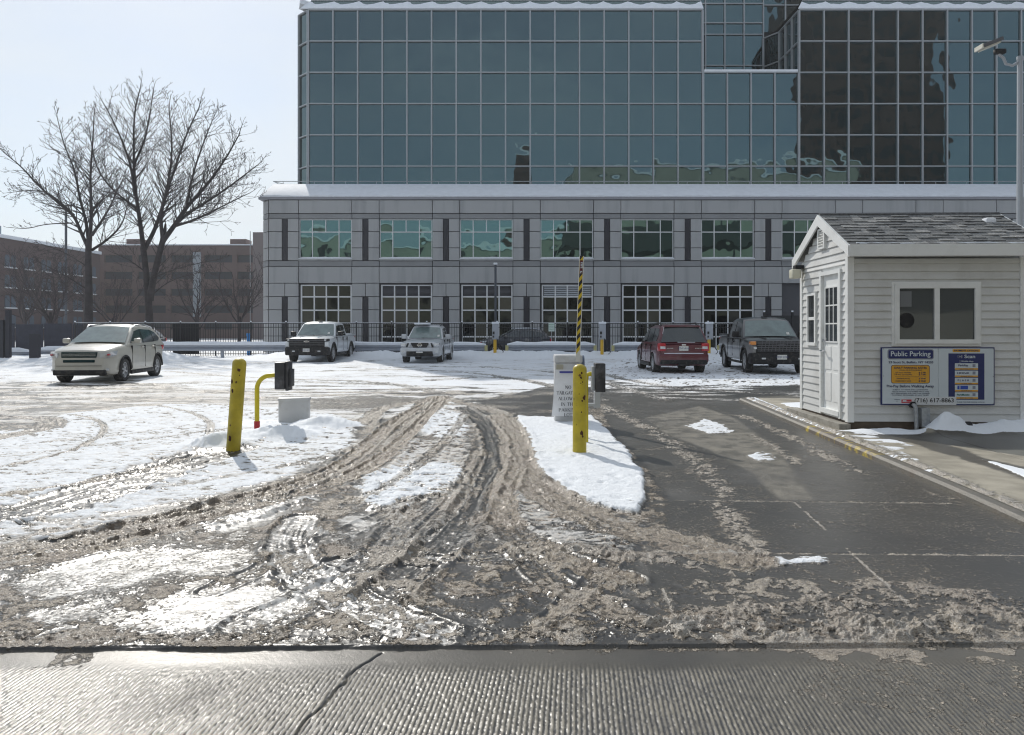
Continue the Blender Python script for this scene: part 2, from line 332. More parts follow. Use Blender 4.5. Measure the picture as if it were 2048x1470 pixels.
    gut = s.poly([(1250, 1245), (1600, 1225), (1900, 1235), (2500, 1240), (2700, 1296), (1150, 1284)], .05, .3)
    gm = gut * sstep(.49, .60, n2 * .5 + lump_n * .5); s.put(gm, slush=1.3, snow=-.3, dirt=.35); s.h += gm * (.3 + n3 * .9) * .036
    mida = s.poly([(760, 1100), (1200, 1110), (1600, 1170), (2500, 1190), (2500, 1290), (600, 1290)], .2, .5) * (1 - .0 * lane)
    s.put(mida * sstep(.50, .6, n1 * .3 + n2 * .4 + n3 * .3), slush=.78, dirt=.6, snow=-.1); s.h += mida * sstep(.45, .62, n2) * .012
    # general churn relief where it is slushy
    s.h += np.clip(s.slush, 0, 1) * ((n2 - .5) * .040 + (n3 - .5) * .030 + (s.n4 - .5) * .016) * (1 - np.clip(s.snow, 0, 1) * .6)
    s.h += (n1 - .5) * .03 * (1 - lane)
    # joints in the lane concrete
    for pts in ([(1588, 1003), (1680, 1085), (1790, 1185), (1900, 1290)], [(1272, 1058), (1300, 1120), (1345, 1225)]):
        D, S = s.line(pts); m = np.exp(-(D / .012) ** 2) * sstep(.3, .6, n2); s.put(m, slush=.8, dirt=.4, snow=.3, tan=.7); s.h -= m * .008
    for pts in ([(1320, 1000), (1560, 1002), (1900, 1006)], [(1130, 1103), (1600, 1106), (2300, 1112)]):
        D, S = s.line(pts); m = np.exp(-(D / .02) ** 2) * sstep(.3, .5, n2 + .1); s.put(m, slush=.7, dirt=.5); s.h -= m * .012
    # snow banks: under the guard rail, drifts round the islands
    bank = np.exp(-((Y - 40.5) / 1.7) ** 2) * sstep(-15.5, -12, X); s.h += bank * (.36 + (n1 - .5) * .25 + (n2 - .5) * .05); s.put(np.clip(bank * 1.6, 0, 1), snow=1.2, dirt=0, slush=0)
    pile = np.exp(-((X + 18.2) / 2.3) ** 2 - ((Y - 37) / 1.5) ** 2); s.h += pile * .55; 
    pl2 = np.exp(-((Y - 37.5) / 2.0) ** 2) * sstep(-19, -21, X); s.h += pl2 * .3; s.put(np.clip((pile + pl2) * 1.5, 0, 1), snow=1.2, dirt=0, slush=0)
    for (a, b, r1, r2, hh) in ((432, 893, .30, .25, .28), (560, 876, .50, .22, .26), (650, 856, .50, .26, .30), (600, 868, .4, .2, .2), (470, 880, .35, .3, .12), (520, 850, .5, .4, .10)):
        c = G(a, b); q = np.exp(-((X - c.x) / r1) ** 2 - ((Y - c.y) / r2) ** 2); s.h += q * hh * (.8 + n2 * .4); s.put(sstep(.15, .35, q + (n2 - .5) * .2), snow=1.15, dirt=0, slush=0)
    c = G(1160, 900); q = np.exp(-((X - c.x) / .25) ** 2 - ((Y - c.y) / .25) ** 2); s.h += q * .05
    # footprints and pits on the islands
    rr = random.Random(4)
    for _ in range(90):
        a, b = rr.choice([(rr.uniform(1080, 1270), rr.uniform(880, 1010)), (rr.uniform(480, 700), rr.uniform(830, 930)), (rr.uniform(30, 420), rr.uniform(870, 960))])
        c = G(a, b); r = rr.uniform(.03, .07)
        idx = (np.abs(X - c.x) < .3) & (np.abs(Y - c.y) < .3)
        q = np.exp(-((X[idx] - c.x) / r) ** 2 - ((Y[idx] - c.y) / (r * 1.6)) ** 2); s.h[idx] -= q * .03 * isl[idx].clip(.35, 1)
    # ---- street in the foreground
    gy = 3.57 + X * .012
    street = sstep(.006, -.006, Y - gy + (n2 - .5) * .015)
    s.h *= 1 - .9 * np.exp(-((Y - gy) / .05) ** 2)
    s.put(street, snow=-1.0, slush=-.3 + sstep(.62, .7, n1) * .5 + sstep(.66, .72, n3) * .3, wet=.8, tan=.5, ice=0.0, dirt=.6)
    s.h = np.where(Y > 30, s.h, s.h * (.55 + .0 * Y))
    s.h = s.h * (1 - street) + street * (-.01)
    lip = np.exp(-((Y - gy + (n2 - .5) * .06) / (.003 + .013 * n2)) ** 2) * sstep(.30, .45, n2 + .1) * sstep(.35, .5, n1 + .25 * sstep(.5, -.5, X)) * sstep(.6, -.8, X); s.h -= lip * .008; s.put(lip * .9, wet=1, slush=-1, snow=-1, tan=-.3, ice=0)
    gutter = street * sstep(.30, .12, gy - Y + (n1 - .5) * .12)
    s.put(gutter, wet=1.35, tan=.45 + (n1 - .5) * .6, slush=-.5 + sstep(.5, .6, n2) * sstep(.5, .62, n1) * 1.2 + sstep(.10, .0, gy - Y + (n2 - .5) * .12) * sstep(-1.0, .8, X) * 1.0); s.h -= gutter * .006
    D, S = s.line([(762, 1300), (735, 1318), (700, 1345), (690, 1365), (650, 1400), (600, 1440), (580, 1500)]); m = np.exp(-((D + (n2 - .5) * .06) / .0055) ** 2); s.put(m * street, wet=1.2, tan=-.6); s.h -= m * street * .012
    s.street = street * (1 - gutter)
    # tined grooves running in the lane's direction
    a = R(5.0); u = (X * math.cos(a) - Y * math.sin(a)) + (n1 - .5) * .012
    gr_ = np.sin(u * 2 * math.pi / .0205); bead = fbm(X * 70, Y * 45, 2, 91)
    s.h += s.street * (sstep(-.6, .5, gr_) * .0017 + (bead - .5) * .0046); s.tan = s.tan * (1 - s.street) + s.street * (.12 + sstep(-.5, .7, gr_) * .95 * (.4 + n2) + (bead - .5) * .7 + (n1 - .5) * .7); s.wet = s.wet * (1 - s.street) + s.street * (.78 + (n1 - .5) * .7 - sstep(0, .8, gr_) * .2)
    s.h += np.clip(1 - s.wet, 0, 1) * 0
    return s

def walk_fields(X, Y):
    s = Field(X, Y); n1, n2, n3 = s.n1, s.n2, s.n3; X = s.X; Y = s.Y
    s.snow[:] = -.6; s.slush[:] = -.3; s.wet[:] = .02 + (n1 - .5) * .9; s.tan[:] = 1.0; s.dirt[:] = .4
    def W(a, b): return tuple(G(a, b, .068)[:2])
    def sn(pts, v=1.0, warp=.2, h=.018):
        m = s.poly([W(*p) for p in pts], .03, warp, True); s.put(m, snow=v, dirt=.05); s.h += m * h
    st = fbm(X * 3, Y * 9, 4, 71)
    sn([(1482, 797), (1512, 797), (1580, 826), (1655, 860), (1725, 888), (1705, 900), (1600, 868), (1530, 840)], 1.1, .06)
    m = s.poly([W(*p) for p in [(1640, 862), (1720, 862), (1800, 885), (1830, 893), (1800, 900), (1850, 925), (1930, 965), (1920, 972), (1830, 950), (1740, 915), (1680, 893)]], .08, .15, True)
    s.put(m, snow=.45 + (st - .5) * 4.0, dirt=.1); s.h += m * .012
    sn([(1960, 920), (2060, 945), (2150, 975), (2150, 990), (2040, 955)], 1.0, .12); sn([(1560, 808), (1604, 806), (1604, 818), (1580, 816)], .9, .1)
    sl = s.poly([W(*p) for p in [(1600, 868), (1700, 905), (1850, 960), (2000, 1010), (2400, 1160), (2400, 1230), (2000, 1045), (1800, 955), (1650, 895)]], .06, .2, True)
    s.put(sl * sstep(.42, .6, n2), slush=1.0, dirt=.5, snow=0); s.h += sl * sstep(.45, .6, n2) * .02
    wet = s.poly([W(*p) for p in [(1700, 868), (2400, 872), (2400, 905), (2000, 900), (1800, 884)]], .1, .3, True); s.put(wet, wet=1.0, tan=.5)
    s.put(s.poly([W(*p) for p in [(1800, 880), (1860, 900), (2048, 960), (2300, 1020), (2300, 990), (2000, 925), (1900, 890)]], .06, .2, True), wet=.9, tan=.55)
    # snow drift against the front of the booth
    for (xa, y0, r1, r2, hh) in ((5.2, 10.4, .42, .20, .07), (6.05, 10.42, .22, .20, .24), (6.35, 10.42, .4, .22, .08), (6.9, 10.45, .4, .22, .13), (7.5, 10.5, .5, .3, .10), (8.2, 10.6, .5, .35, .12), (8.6, 11.2, 1.0, 1.0, .35)):
        q = np.exp(-((X - xa) / r1) ** 2 - ((Y - y0) / r2) ** 2); s.h += q * hh * (.75 + n2 * .5); s.put(sstep(.12, .25, q + (n2 - .5) * .12), snow=1.1, dirt=.0)
    bk = sstep(7.6, 8.2, X + (n1 - .5) * .5) * sstep(10.4, 11, Y); s.put(bk, snow=1.1, dirt=0); s.h += bk * .1 * (.5 + n1)
    s.street = np.zeros_like(s.X)
    for xx in (5.6, 7.2, 8.8, 10.4):
        m = np.exp(-((X - xx - (Y - 8) * .09) / .01) ** 2); s.h -= m * .006; s.put(m * .5, wet=.9, tan=.3)
    m = np.exp(-((Y - 8.1) / .012) ** 2); s.h -= m * .006; s.put(m * .5, wet=.9, tan=.3)
    return s

def ground_mat():
    m = bpy.data.materials.new('winter_ground'); m.use_nodes = True; t = m.node_tree; nd = t.nodes; lk = t.links; b = nd['Principled BSDF']
    geo = nd.new('ShaderNodeNewGeometry')
    def attr(n):
        a = nd.new('ShaderNodeAttribute'); a.attribute_name = n; return a.outputs['Fac']
    def noise(sc, det=4, rough=.6):
        n = nd.new('ShaderNodeTexNoise'); n.inputs['Scale'].default_value = sc; n.inputs['Detail'].default_value = det; n.inputs['Roughness'].default_value = rough
        lk.new(geo.outputs['Position'], n.inputs['Vector']); return n.outputs['Fac']
    def mth(op, a, b_=None, c=None):
        n = nd.new('ShaderNodeMath'); n.operation = op
        for i, v in enumerate((a, b_, c)):
            if v is None: continue
            if isinstance(v, (int, float)): n.inputs[i].default_value = v
            else: lk.new(v, n.inputs[i])
        return n.outputs[0]
    def rng(v, a, b_, lo=0., hi=1., smooth=True):
        n = nd.new('ShaderNodeMapRange'); n.interpolation_type = 'SMOOTHSTEP' if smooth else 'LINEAR'
        lk.new(v, n.inputs['Value'])
        for k, x in (('From Min', a), ('From Max', b_), ('To Min', lo), ('To Max', hi)): n.inputs[k].default_value = x
        return n.outputs[0]
    def mixc(f, a, b_):
        n = nd.new('ShaderNodeMixRGB')
        if isinstance(f, (int, float)): n.inputs[0].default_value = f
        else: lk.new(f, n.inputs[0])
        for i, v in ((1, a), (2, b_)):
            if isinstance(v, tuple): n.inputs[i].default_value = (*v, 1)
            else: lk.new(v, n.inputs[i])
        return n.outputs[0]
    n_f = noise(70, 3); n_m = noise(16, 4); n_l = noise(2.2, 5); n_x = noise(240, 2); n_s = noise(38, 3)
    edge = mth('ADD', mth('MULTIPLY', mth('SUBTRACT', n_m, .5), 1.15), mth('MULTIPLY', mth('SUBTRACT', n_f, .5), .7))
    fs = rng(mth('ADD', attr('snow'), edge), .42, .58)
    fl = rng(mth('ADD', attr('slush'), edge), .40, .62)
    fl = mth('MAXIMUM', fl, mth('MULTIPLY', rng(n_s, .575, .63), rng(mth('ADD', n_l, attr('slush')), .42, .85)))
    fi = rng(mth('ADD', attr('ice'), mth('MULTIPLY', edge, .8)), .42, .58)
    wet = mth('ADD', attr('wet'), mth('MULTIPLY', mth('SUBTRACT', n_l, .5), .8)); wet = rng(wet, 0.0, 1.0)
    asph = mixc(rng(n_f, .3, .7), (.040, .041, .044), (.085, .085, .088))
    conc = mixc(rng(n_l, .3, .7), (.25, .228, .182), (.40, .365, .295))
    base = mixc(rng(attr('tan'), 0, 1, smooth=False), asph, conc)
    base = mixc(mth('MULTIPLY', wet, .60), base, (.032, .029, .025))
    sl_c = mixc(rng(mth('ADD', mth('MULTIPLY', n_m, .5), mth('MULTIPLY', n_f, .5)), .36, .64), (.055, .038, .025), (.31, .245, .168))
    sl_c = mixc(rng(noise(1.1, 4, .6), .44, .62, 0.0, .55), sl_c, (.105, .066, .040)); sl_c = mixc(mth('MULTIPLY', rng(n_x, .35, .6), rng(attr('dirt'), 1.0, 0.2)), sl_c, (.60, .57, .52))
    snow_c = mixc(rng(mth('ADD', mth('ADD', attr('dirt'), mth('MULTIPLY', mth('SUBTRACT', n_l, .5), .7)), mth('MULTIPLY', edge, .6)), .15, 1.0), (.80, .83, .87), (.48, .43, .37))
    ice_c = mixc(rng(n_m, .3, .7), (.30, .28, .26), (.66, .65, .63))
    c = mixc(fi, base, ice_c); c = mixc(fl, c, sl_c); c = mixc(mth('MULTIPLY', rng(mth('ADD', attr('snow'), edge), .24, .48), .75), c, mixc(n_f, (.34, .32, .29), (.62, .62, .61))); c = mixc(fs, c, snow_c)
    lk.new(c, b.inputs['Base Color'])
    r0 = rng(wet, .1, .9, .62, .30)
    def mixf(f, a, b_):
        return mth('ADD', mth('MULTIPLY', a, mth('SUBTRACT', 1.0, f)), mth('MULTIPLY', f, b_) if not isinstance(b_, (int, float)) else mth('MULTIPLY', f, b_))
    r0 = mth('ADD', r0, mth('MULTIPLY', attr('tan'), .10)); r = mixf(fi, r0, .30); r = mixf(fl, r, rng(n_x, .35, .65, .22, .42)); r = mixf(fs, r, .75); lk.new(r, b.inputs['Roughness'])
    b.inputs['Specular IOR Level'].default_value = .5
    # relief
    h = mth('MULTIPLY', n_f, mixf(fl, mixf(fi, .07, .10), .75)); h = mth('ADD', h, mth('MULTIPLY', n_x, mixf(fl, .05, .35)))
    h = mth('ADD', h, mth('MULTIPLY', n_m, mixf(fs, mixf(fl, .10, 1.1), .9)))
    h = mth('MULTIPLY', h, mixf(fs, 1.0, .45))
    bp = nd.new('ShaderNodeBump'); bp.inputs['Strength'].default_value = .9; bp.inputs['Distance'].default_value = .015
    lk.new(h, bp.inputs['Height']); lk.new(bp.outputs[0], b.inputs['Normal'])
    return m
GM = ground_mat()
def grid_obj(name, X, Y, Z, s, mask=None):
    nr, nc = X.shape; me = bpy.data.meshes.new(name); nv = nr * nc
    co = np.stack([X, Y, Z], -1).astype(np.float32).reshape(-1)
    i = np.arange(nr - 1)[:, None] * nc + np.arange(nc - 1)[None, :]
    q = np.stack([i, i + 1, i + nc + 1, i + nc], -1).reshape(-1, 4)
    if mask is not None: q = q[mask[:-1, :-1].reshape(-1)]
    me.vertices.add(nv); me.vertices.foreach_set('co', co)
    me.loops.add(q.size); me.loops.foreach_set('vertex_index', q.reshape(-1).astype(np.int32))
    me.polygons.add(len(q)); me.polygons.foreach_set('loop_start', (np.arange(len(q)) * 4).astype(np.int32))
    me.polygons.foreach_set('use_smooth', np.ones(len(q), bool))
    me.update(calc_edges=True); me.materials.append(GM)
    for k in ('snow', 'slush', 'wet', 'tan', 'ice', 'dirt'):
        a = me.attributes.new(k, 'FLOAT', 'POINT'); a.data.foreach_set('value', getattr(s, k).astype(np.float32).reshape(-1))
    o = bpy.data.objects.new(name, me); COL.objects.link(o); return o

# main churned lot: one sheet, finer near the viewer
rows, cols = ROWS, COLS
py = np.linspace(1640, 697, rows); Yr = (F * CH / (py - HY)).astype(np.float32); ni = int(cols * .86); no = (cols - ni) // 2; Ui = np.linspace(-.80, .80, ni).astype(np.float32); To = (np.arange(1, no + 1) / no).astype(np.float32) ** 1.3
Xo = Yr[:, None] * .80 + To[None, :] * (Yr[:, None] * .25 + 9.0); Xg = np.concatenate([-Xo[:, ::-1], Yr[:, None] * Ui[None, :], Xo], 1); cols = Xg.shape[1]; Yg = np.repeat(Yr[:, None], cols, 1)
S_ = lot_fields(Xg, Yg)
lot = grid_obj('ground', Xg, Yg, S_.h, S_); tag(lot, 'churned snow and brown slush over the wet parking lot', 'ground', kind='structure')
def ground_h(x, y):
    i = np.interp(HY + F * CH / y, py[::-1], np.arange(rows)[::-1]); j = np.interp(x / y, Ui, np.arange(ni)) + no; return float(S_.h[int(i), int(j)])
# wide base sheet to the horizon (snowy ground, street behind)
gb = mat('snow_ground', (.62, .64, .67), .8, var=.2, vscale=.12, bump=.3, bscale=2, coords='Object', dirt=(.30, .27, .24), dscale=.06, damt=.7)
m = MB(); m.quad((-900, 2.0, -.09), (900, 2.0, -.09), (900, 1400, -.09), (-900, 1400, -.09)); o = m.build('terrain', gb); tag(o, 'snowy ground stretching beyond the lot to the horizon', 'ground', kind='structure')
rd = mat('wet_street', (.075, .074, .072), .35, var=.2, vscale=3, bump=.4, bscale=60)
m = MB(); m.quad((-300, -11, -.012), (300, -11, -.012), (300, 2.31, -.012), (-300, 2.31, -.012)); o = m.build('road', rd); tag(o, 'wet grey street in the foreground', 'road', kind='structure')
m = MB(); m.quad((-900, -400, -.09), (900, -400, -.09), (900, 2.0, -.09), (-900, 2.0, -.09)); o = m.build('terrain', gb); tag(o, 'snowy ground across the street', 'ground', kind='structure')

# ---- raised pavement on the right with its kerb
A0 = np.array(G(2048, 1052)[:2]); A1 = np.array(G(1478, 803)[:2]); dv = (A1 - A0); ln = np.linalg.norm(dv); dv /= ln; nv_ = np.array([dv[1], -dv[0]])
A0e = A0 - dv * 2.2
ss = np.linspace(0, ln + 2.2, WR); tt = np.concatenate([np.linspace(0, 4.2, WC), np.linspace(4.3, 16, 60)])
Sg, Tg = np.meshgrid(ss, tt, indexing='ij')
Xw = A0e[0] + dv[0] * Sg + nv_[0] * (Tg + .12); Yw = A0e[1] + dv[1] * Sg + nv_[1] * (Tg + .12)
Sw = walk_fields(Xw, Yw)
ramp = sstep(0, 3.6, Sg)
kn = np.exp(-(Tg / .16) ** 2) * sstep(.36, .52, Sw.n2 * .5 + Sw.n3 * .5); Sw.put(kn, slush=1.1, dirt=.4, snow=0); Sw.h += kn * .03 * Sw.n3
Sw.h *= sstep(0, .05, Tg); zt = .02 + .05 * ramp
o = grid_obj('pavement', Xw, Yw, zt + Sw.h + .004, Sw); tag(o, 'tan concrete pavement beside the booth with snow strips', 'pavement', kind='structure')
def walk_z(x, y):
    s = (np.array([x, y]) - A0e) @ dv; return float(.02 + .05 * sstep(0, 3.6, np.array(s)))
stp = mat('step_concrete', (.30, .285, .25), .7, var=.2, vscale=6, bump=.4, bscale=40, dirt=(.12, .10, .08), dscale=4, damt=.6)
kc = mat('kerb_concrete', (.15, .14, .12), .5, var=.25, vscale=5, bump=.6, bscale=50, dirt=(.12, .10, .08), dscale=5, damt=.8)
ky = mat('worn_yellow_paint', (.50, .38, .04), .5, var=.2, vscale=9, bump=.5, bscale=60, dirt=(.13, .11, .09), dscale=5, damt=1.0)
for _n in ky.node_tree.nodes:
    if _n.type == 'MAP_RANGE' and _n.inputs['From Min'].default_value == .5: _n.inputs['From Min'].default_value = .38; _n.inputs['From Max'].default_value = .50
m = MB(); ns = 60
for k in range(ns):
    s0 = (ln + 2.2) * k / ns; s1 = (ln + 2.2) * (k + 1) / ns
    def pt(s, t, z): q = A0e + dv * s + nv_ * t; return (q[0], q[1], z)
    z0 = .020 + .05 * float(sstep(0, 3.6, np.array(s0))); z1 = .020 + .05 * float(sstep(0, 3.6, np.array(s1)))
    mi = 1 if 5.0 < s0 < 7.6 else 0
    m.add([pt(s0, -.02, -.15), pt(s1, -.02, -.15), pt(s1, .0, z1 - .025), pt(s0, .0, z0 - .025), pt(s1, .03, z1), pt(s0, .03, z0), pt(s1, .16, z1), pt(s0, .16, z0), pt(s1, .16, -.15), pt(s0, .16, -.15)],
          [(0, 1, 2, 3), (3, 2, 4, 5), (5, 4, 6, 7), (7, 6, 8, 9)], mi)
o = m.build('kerb', [kc, ky]); tag(o, 'worn concrete kerb with faded yellow paint along the lane', 'kerb', kind='structure')
# ================================================================ OFFICE BUILDING
rnd = random.Random(7)
def glassmat(name, col, rough=.03, wob=.05, scale=.55, spec=1.0, metal=1.0):
    m = bpy.data.materials.new(name); m.use_nodes = True; t = m.node_tree; b = t.nodes['Principled BSDF']
    b.inputs['Base Color'].default_value = (*col, 1); b.inputs['Metallic'].default_value = metal; b.inputs['Roughness'].default_value = rough
    g = t.nodes.new('ShaderNodeNewGeometry'); n = t.nodes.new('ShaderNodeTexNoise'); n.inputs['Scale'].default_value = scale; n.inputs['Detail'].default_value = 1.5
    t.links.new(g.outputs['Position'], n.inputs['Vector'])
    bp = t.nodes.new('ShaderNodeBump'); bp.inputs['Strength'].default_value = 1; bp.inputs['Distance'].default_value = wob
    t.links.new(n.outputs['Fac'], bp.inputs['Height']); t.links.new(bp.outputs[0], b.inputs['Normal'])
    return m
pan_m = mat('grey_stone_panel', (.40, .405, .41), .6, var=.10, vscale=.5, bump=.15, bscale=30, coords='Generated')
band_m = mat('dark_stone_band', (.265, .27, .28), .55, var=.08, vscale=.7)
joint_m = mat('panel_joint', (.09, .09, .10), .8)
slot_m = mat('black_slot', (.022, .022, .032), .4)
alu = mat('silver_mullion', (.38, .40, .42), .45, metal=.3)
whf = mat('white_window_frame', (.72, .73, .74), .45)
twr_g = glassmat('tower_mirror_glass', (.100, .150, .158), .02, .028, .5)
upg = glassmat('teal_mirror_glass', (.120, .205, .198), .02, .02, .6)
lowg = glassmat('dark_tinted_glass', (.040, .045, .043), .04, .03, .6)
lowb = glassmat('dim_blind_glass', (.075, .078, .070), .12, .03, .6, metal=.6)
nt_ = pan_m.node_tree; pn = [n for n in nt_.nodes if n.type == 'TEX_COORD'][0]; pb = nt_.nodes['Principled BSDF']
mpn = nt_.nodes.new('ShaderNodeMapping'); mpn.inputs['Scale'].default_value = (1.6, 1.6, .16); stn = nt_.nodes.new('ShaderNodeTexNoise'); stn.inputs['Scale'].default_value = 1.0; stn.inputs['Detail'].default_value = 5
nt_.links.new(pn.outputs['Object'], mpn.inputs[0]); nt_.links.new(mpn.outputs[0], stn.inputs['Vector'])
rn_ = nt_.nodes.new('ShaderNodeMapRange'); rn_.inputs['From Min'].default_value = .50; rn_.inputs['From Max'].default_value = .72; rn_.inputs['To Max'].default_value = .42; nt_.links.new(stn.outputs['Fac'], rn_.inputs['Value'])
mxn = nt_.nodes.new('ShaderNodeMixRGB'); mxn.inputs[2].default_value = (.17, .175, .19, 1); nt_.links.new(rn_.outputs[0], mxn.inputs[0]); src_ = pb.inputs['Base Color'].links[0].from_socket; nt_.links.new(src_, mxn.inputs[1]); nt_.links.new(mxn.outputs[0], pb.inputs['Base Color'])
OB = tag(empty('office_building', (0, 50, 0)), 'large grey stone and teal mirror glass office building behind the lot', 'office building')
def T(mb, name, mats, parent=None): return mb.build(name, mats, parent if parent else OB, xf=Matrix.Translation((0, -50, 0)) if (parent is None or parent is OB) else Matrix.Translation((0, -50, 0)))
Y0 = 50.0
def zf(y): return CH + (HY - y) / 30.0
def xf_(px): return (px - CX) / 30.0
NB = 10; PIT = 161.2 / 30; XB = xf_(597.0)
XR = 42.0; XL = xf_(537)
# backing wall
m = MB(); m.box(XL, XR, Y0 + .30, Y0 + 1.2, -.1, 10.2, 0)
wins = []
zU0, zU1 = 6.33, 8.90; zL1 = 4.53
m2 = MB()      # stone panels with open joints
g = .022
def panel(x0, x1, z0, z1, y=Y0, mi=0): m2.box(x0 + g, x1 - g, y, Y0 + .29, z0 + g, z1 - g, mi)
def rowspl(x0, x1, zs, y=Y0, mi=0):
    for a, b in zip(zs, zs[1:]): panel(x0, x1, a, b, y, mi)
low = [-.1, 1.10, 1.97, 2.85, 3.73]
edges = []
for k in range(-1, NB):
    wx0 = XB + k * PIT; wx1 = wx0 + 3.55; nx = wx0 + PIT
    px0 = wx1 if k >= 0 else XL; px1 = nx
    # bands across pier
    for (xa, xb) in ([(px0, px1)] + ([(wx0, wx1)] if k >= 0 else [])):
        panel(xa, xb, 9.28, 10.17); panel(xa, xb, 8.92, 9.28, Y0 + .06, 1); panel(xa, xb, 5.73, 6.13, Y0 + .06, 1); panel(xa, xb, 4.62, 5.73)
    sx0 = px1 - 1.10; sx1 = sx0 + .37
    mx_ = (sx0 + sx1) / 2
    rowspl(px0, sx0, [6.13, 6.98, 8.07, 8.92]); rowspl(sx1, px1, [6.13, 6.98, 8.07, 8.92])
    panel(px0, mx_, 3.73, 4.62); panel(mx_, px1, 3.73, 4.62)
    rowspl(px0, sx0, low); rowspl(sx1, px1, low)
    sm_ = MB(); sm_.box(sx0 + .01, sx1 - .01, Y0 + .05, Y0 + .28, 6.15, 8.90); T(sm_, 'slot_panel', slot_m)
    sm_ = MB(); sm_.box(sx0 + .01, sx1 - .01, Y0 + .05, Y0 + .28, 0, 3.71); T(sm_, 'slot_panel', slot_m)
    if k >= 0: wins.append((k, wx0, wx1))
# chamfered left corner
cx0 = xf_(519) ; cy1 = Y0 + .75
for a, b, mi in [(-.1, 1.10, 0), (1.1, 1.97, 0), (1.97, 2.85, 0), (2.85, 3.73, 0), (3.73, 4.62, 0), (4.62, 5.73, 0), (5.73, 6.13, 1), (6.13, 6.98, 0), (6.98, 8.07, 0), (8.07, 8.92, 0), (8.92, 9.28, 1), (9.28, 10.17, 0)]:
    m2.prism([(XL - g, Y0), (XL - g, Y0 + .5), (cx0 - .0, cy1 + .5), (cx0, cy1)], 'z', a + g, b - g, mi)
    m2.box(cx0, cx0 + .3, cy1 + .52, 80, a + g, b - g, mi)
m.box(cx0 + .32, XL, cy1 + .6, 80, -.1, 10.2, 0); m.prism([(XL, Y0 + .3), (XL, Y0 + 2), (cx0 + .33, cy1 + .6), (cx0 + .2, cy1 + .3)], 'z', -.1, 10.15, 0)
T(m, 'core_wall', joint_m); T(m2, 'stone_cladding', [pan_m, band_m])
# windows
for k, x0, x1 in wins:
    # upper window
    w = MB(); t_ = .055; yF = Y0 + .16
    w.box(x0 + .02, x0 + .02 + t_, yF, yF + .10, zU0, zU1); w.box(x1 - .02 - t_, x1 - .02, yF, yF + .10, zU0, zU1)
    w.box(x0 + .08, x1 - .08, yF, yF + .10, zU1 - t_, zU1); w.box(x0 + .08, x1 - .08, yF, yF + .10, zU0, zU0 + t_)
    zc = 8.05; w.box(x0 + .08, x1 - .08, yF + .002, yF + .09, zc - .03, zc + .03)
    for fr in (.25, .75): xx = x0 + (x1 - x0) * fr; w.box(xx - .028, xx + .028, yF + .004, yF + .095, zU0 + .06, zU1 - .06)
    xx = (x0 + x1) / 2; w.box(xx - .028, xx + .028, yF + .004, yF + .095, zc + .03, zU1 - .06)
    fo = T(w, 'window', whf)
    q = MB(); cells = [(0, .25, zc, zU1), (.25, .5, zc, zU1), (.5, .75, zc, zU1), (.75, 1, zc, zU1), (0, .25, zU0, zc), (.25, .75, zU0, zc), (.75, 1, zU0, zc)]
    for a, b, za, zb in cells:
        xa = x0 + (x1 - x0) * a; xb = x0 + (x1 - x0) * b; tx = rnd.uniform(-1, 1) * .006; tz = rnd.uniform(-1, 1) * .006; y = yF + .05
        q.quad((xa, y - tx - tz, za), (xb, y + tx - tz, za), (xb, y + tx + tz, zb), (xa, y - tx + tz, zb))
    T(q, 'pane', upg, fo)
    sl_ = MB(); sl_.box(x0 - .02, x1 + .02, Y0 - .03, Y0 + .2, 6.13, 6.25); T(sl_, 'sill', pan_m, fo)
    sn = MB(); pts = []; n = 12
    for i in range(n + 1):
        xx = x0 + (x1 - x0) * i / n; hh = 6.27 + .10 * (.4 + .6 * math.sin(math.pi * min(1, max(0, i / n)))) + rnd.uniform(-.02, .02); pts.append((xx, hh))
    sn.prism([(x0, 6.255)] + pts + [(x1, 6.255)], 'y', Y0 - .02, Y0 + .155); T(sn, 'snow_cap', snow_m, fo)
    # lower window
    if k == 6: continue
    w = MB(); t_ = .10; zb_ = .25
    w.box(x0 + .1, x0 + .1 + t_, yF, yF + .10, zb_, zL1); w.box(x1 - .02 - t_, x1 - .02, yF, yF + .10, zb_, zL1); w.box(x0 + .2, x1 - .12, yF, yF + .1, zL1 - .08, zL1); w.box(x0 + .2, x1 - .12, yF, yF + .1, zb_, zb_ + .1)
    hz_ = [1.05, 1.95, 2.82, 3.72]
    for z in hz_: w.box(x0 + .2, x1 - .12, yF + .002, yF + .09, z - .045, z + .045)
    xs = [x0 + .2 + (x1 - x0 - .32) * i / 4 for i in range(5)]
    for xx in xs[1:-1]: w.box(xx - .045, xx + .045, yF - .003, yF + .095, zb_ + .1, zL1 - .08)
    fo = T(w, 'window', whf)
    q = MB()
    zz = [zb_] + hz_ + [zL1]
    lou = k in (1, 2, 3)
    for i in range(4):
        for j in range(5):
            if lou and j == 4: continue
            tx = rnd.uniform(-1, 1) * .008; tz = rnd.uniform(-1, 1) * .006; y = yF + .05
            q.quad((xs[i], y - tx - tz, zz[j]), (xs[i + 1], y + tx - tz, zz[j]), (xs[i + 1], y + tx + tz, zz[j + 1]), (xs[i], y - tx + tz, zz[j + 1]), 1 if rnd.random() < .3 else 0)
    T(q, 'pane', [lowg, lowb], fo)
    if lou:
        lv = MB(); nl = 5 if k == 3 else 9
        for i in range(4):
            for r_ in range(nl):
                z = zz[4] + .06 + (zz[5] - zz[4] - .1) * (r_ + .5) / nl; th = .045 if k == 3 else .018
                lv.obox(((xs[i] + xs[i + 1]) / 2, yF + .05, z), ((xs[1] - xs[0]) / 2 - .05, 0, 0), (0, .035, -.02), (0, th * .4, th))
        T(lv, 'louvre', alu if k == 3 else mat('dark_louvre', (.10, .10, .11), .5), fo)
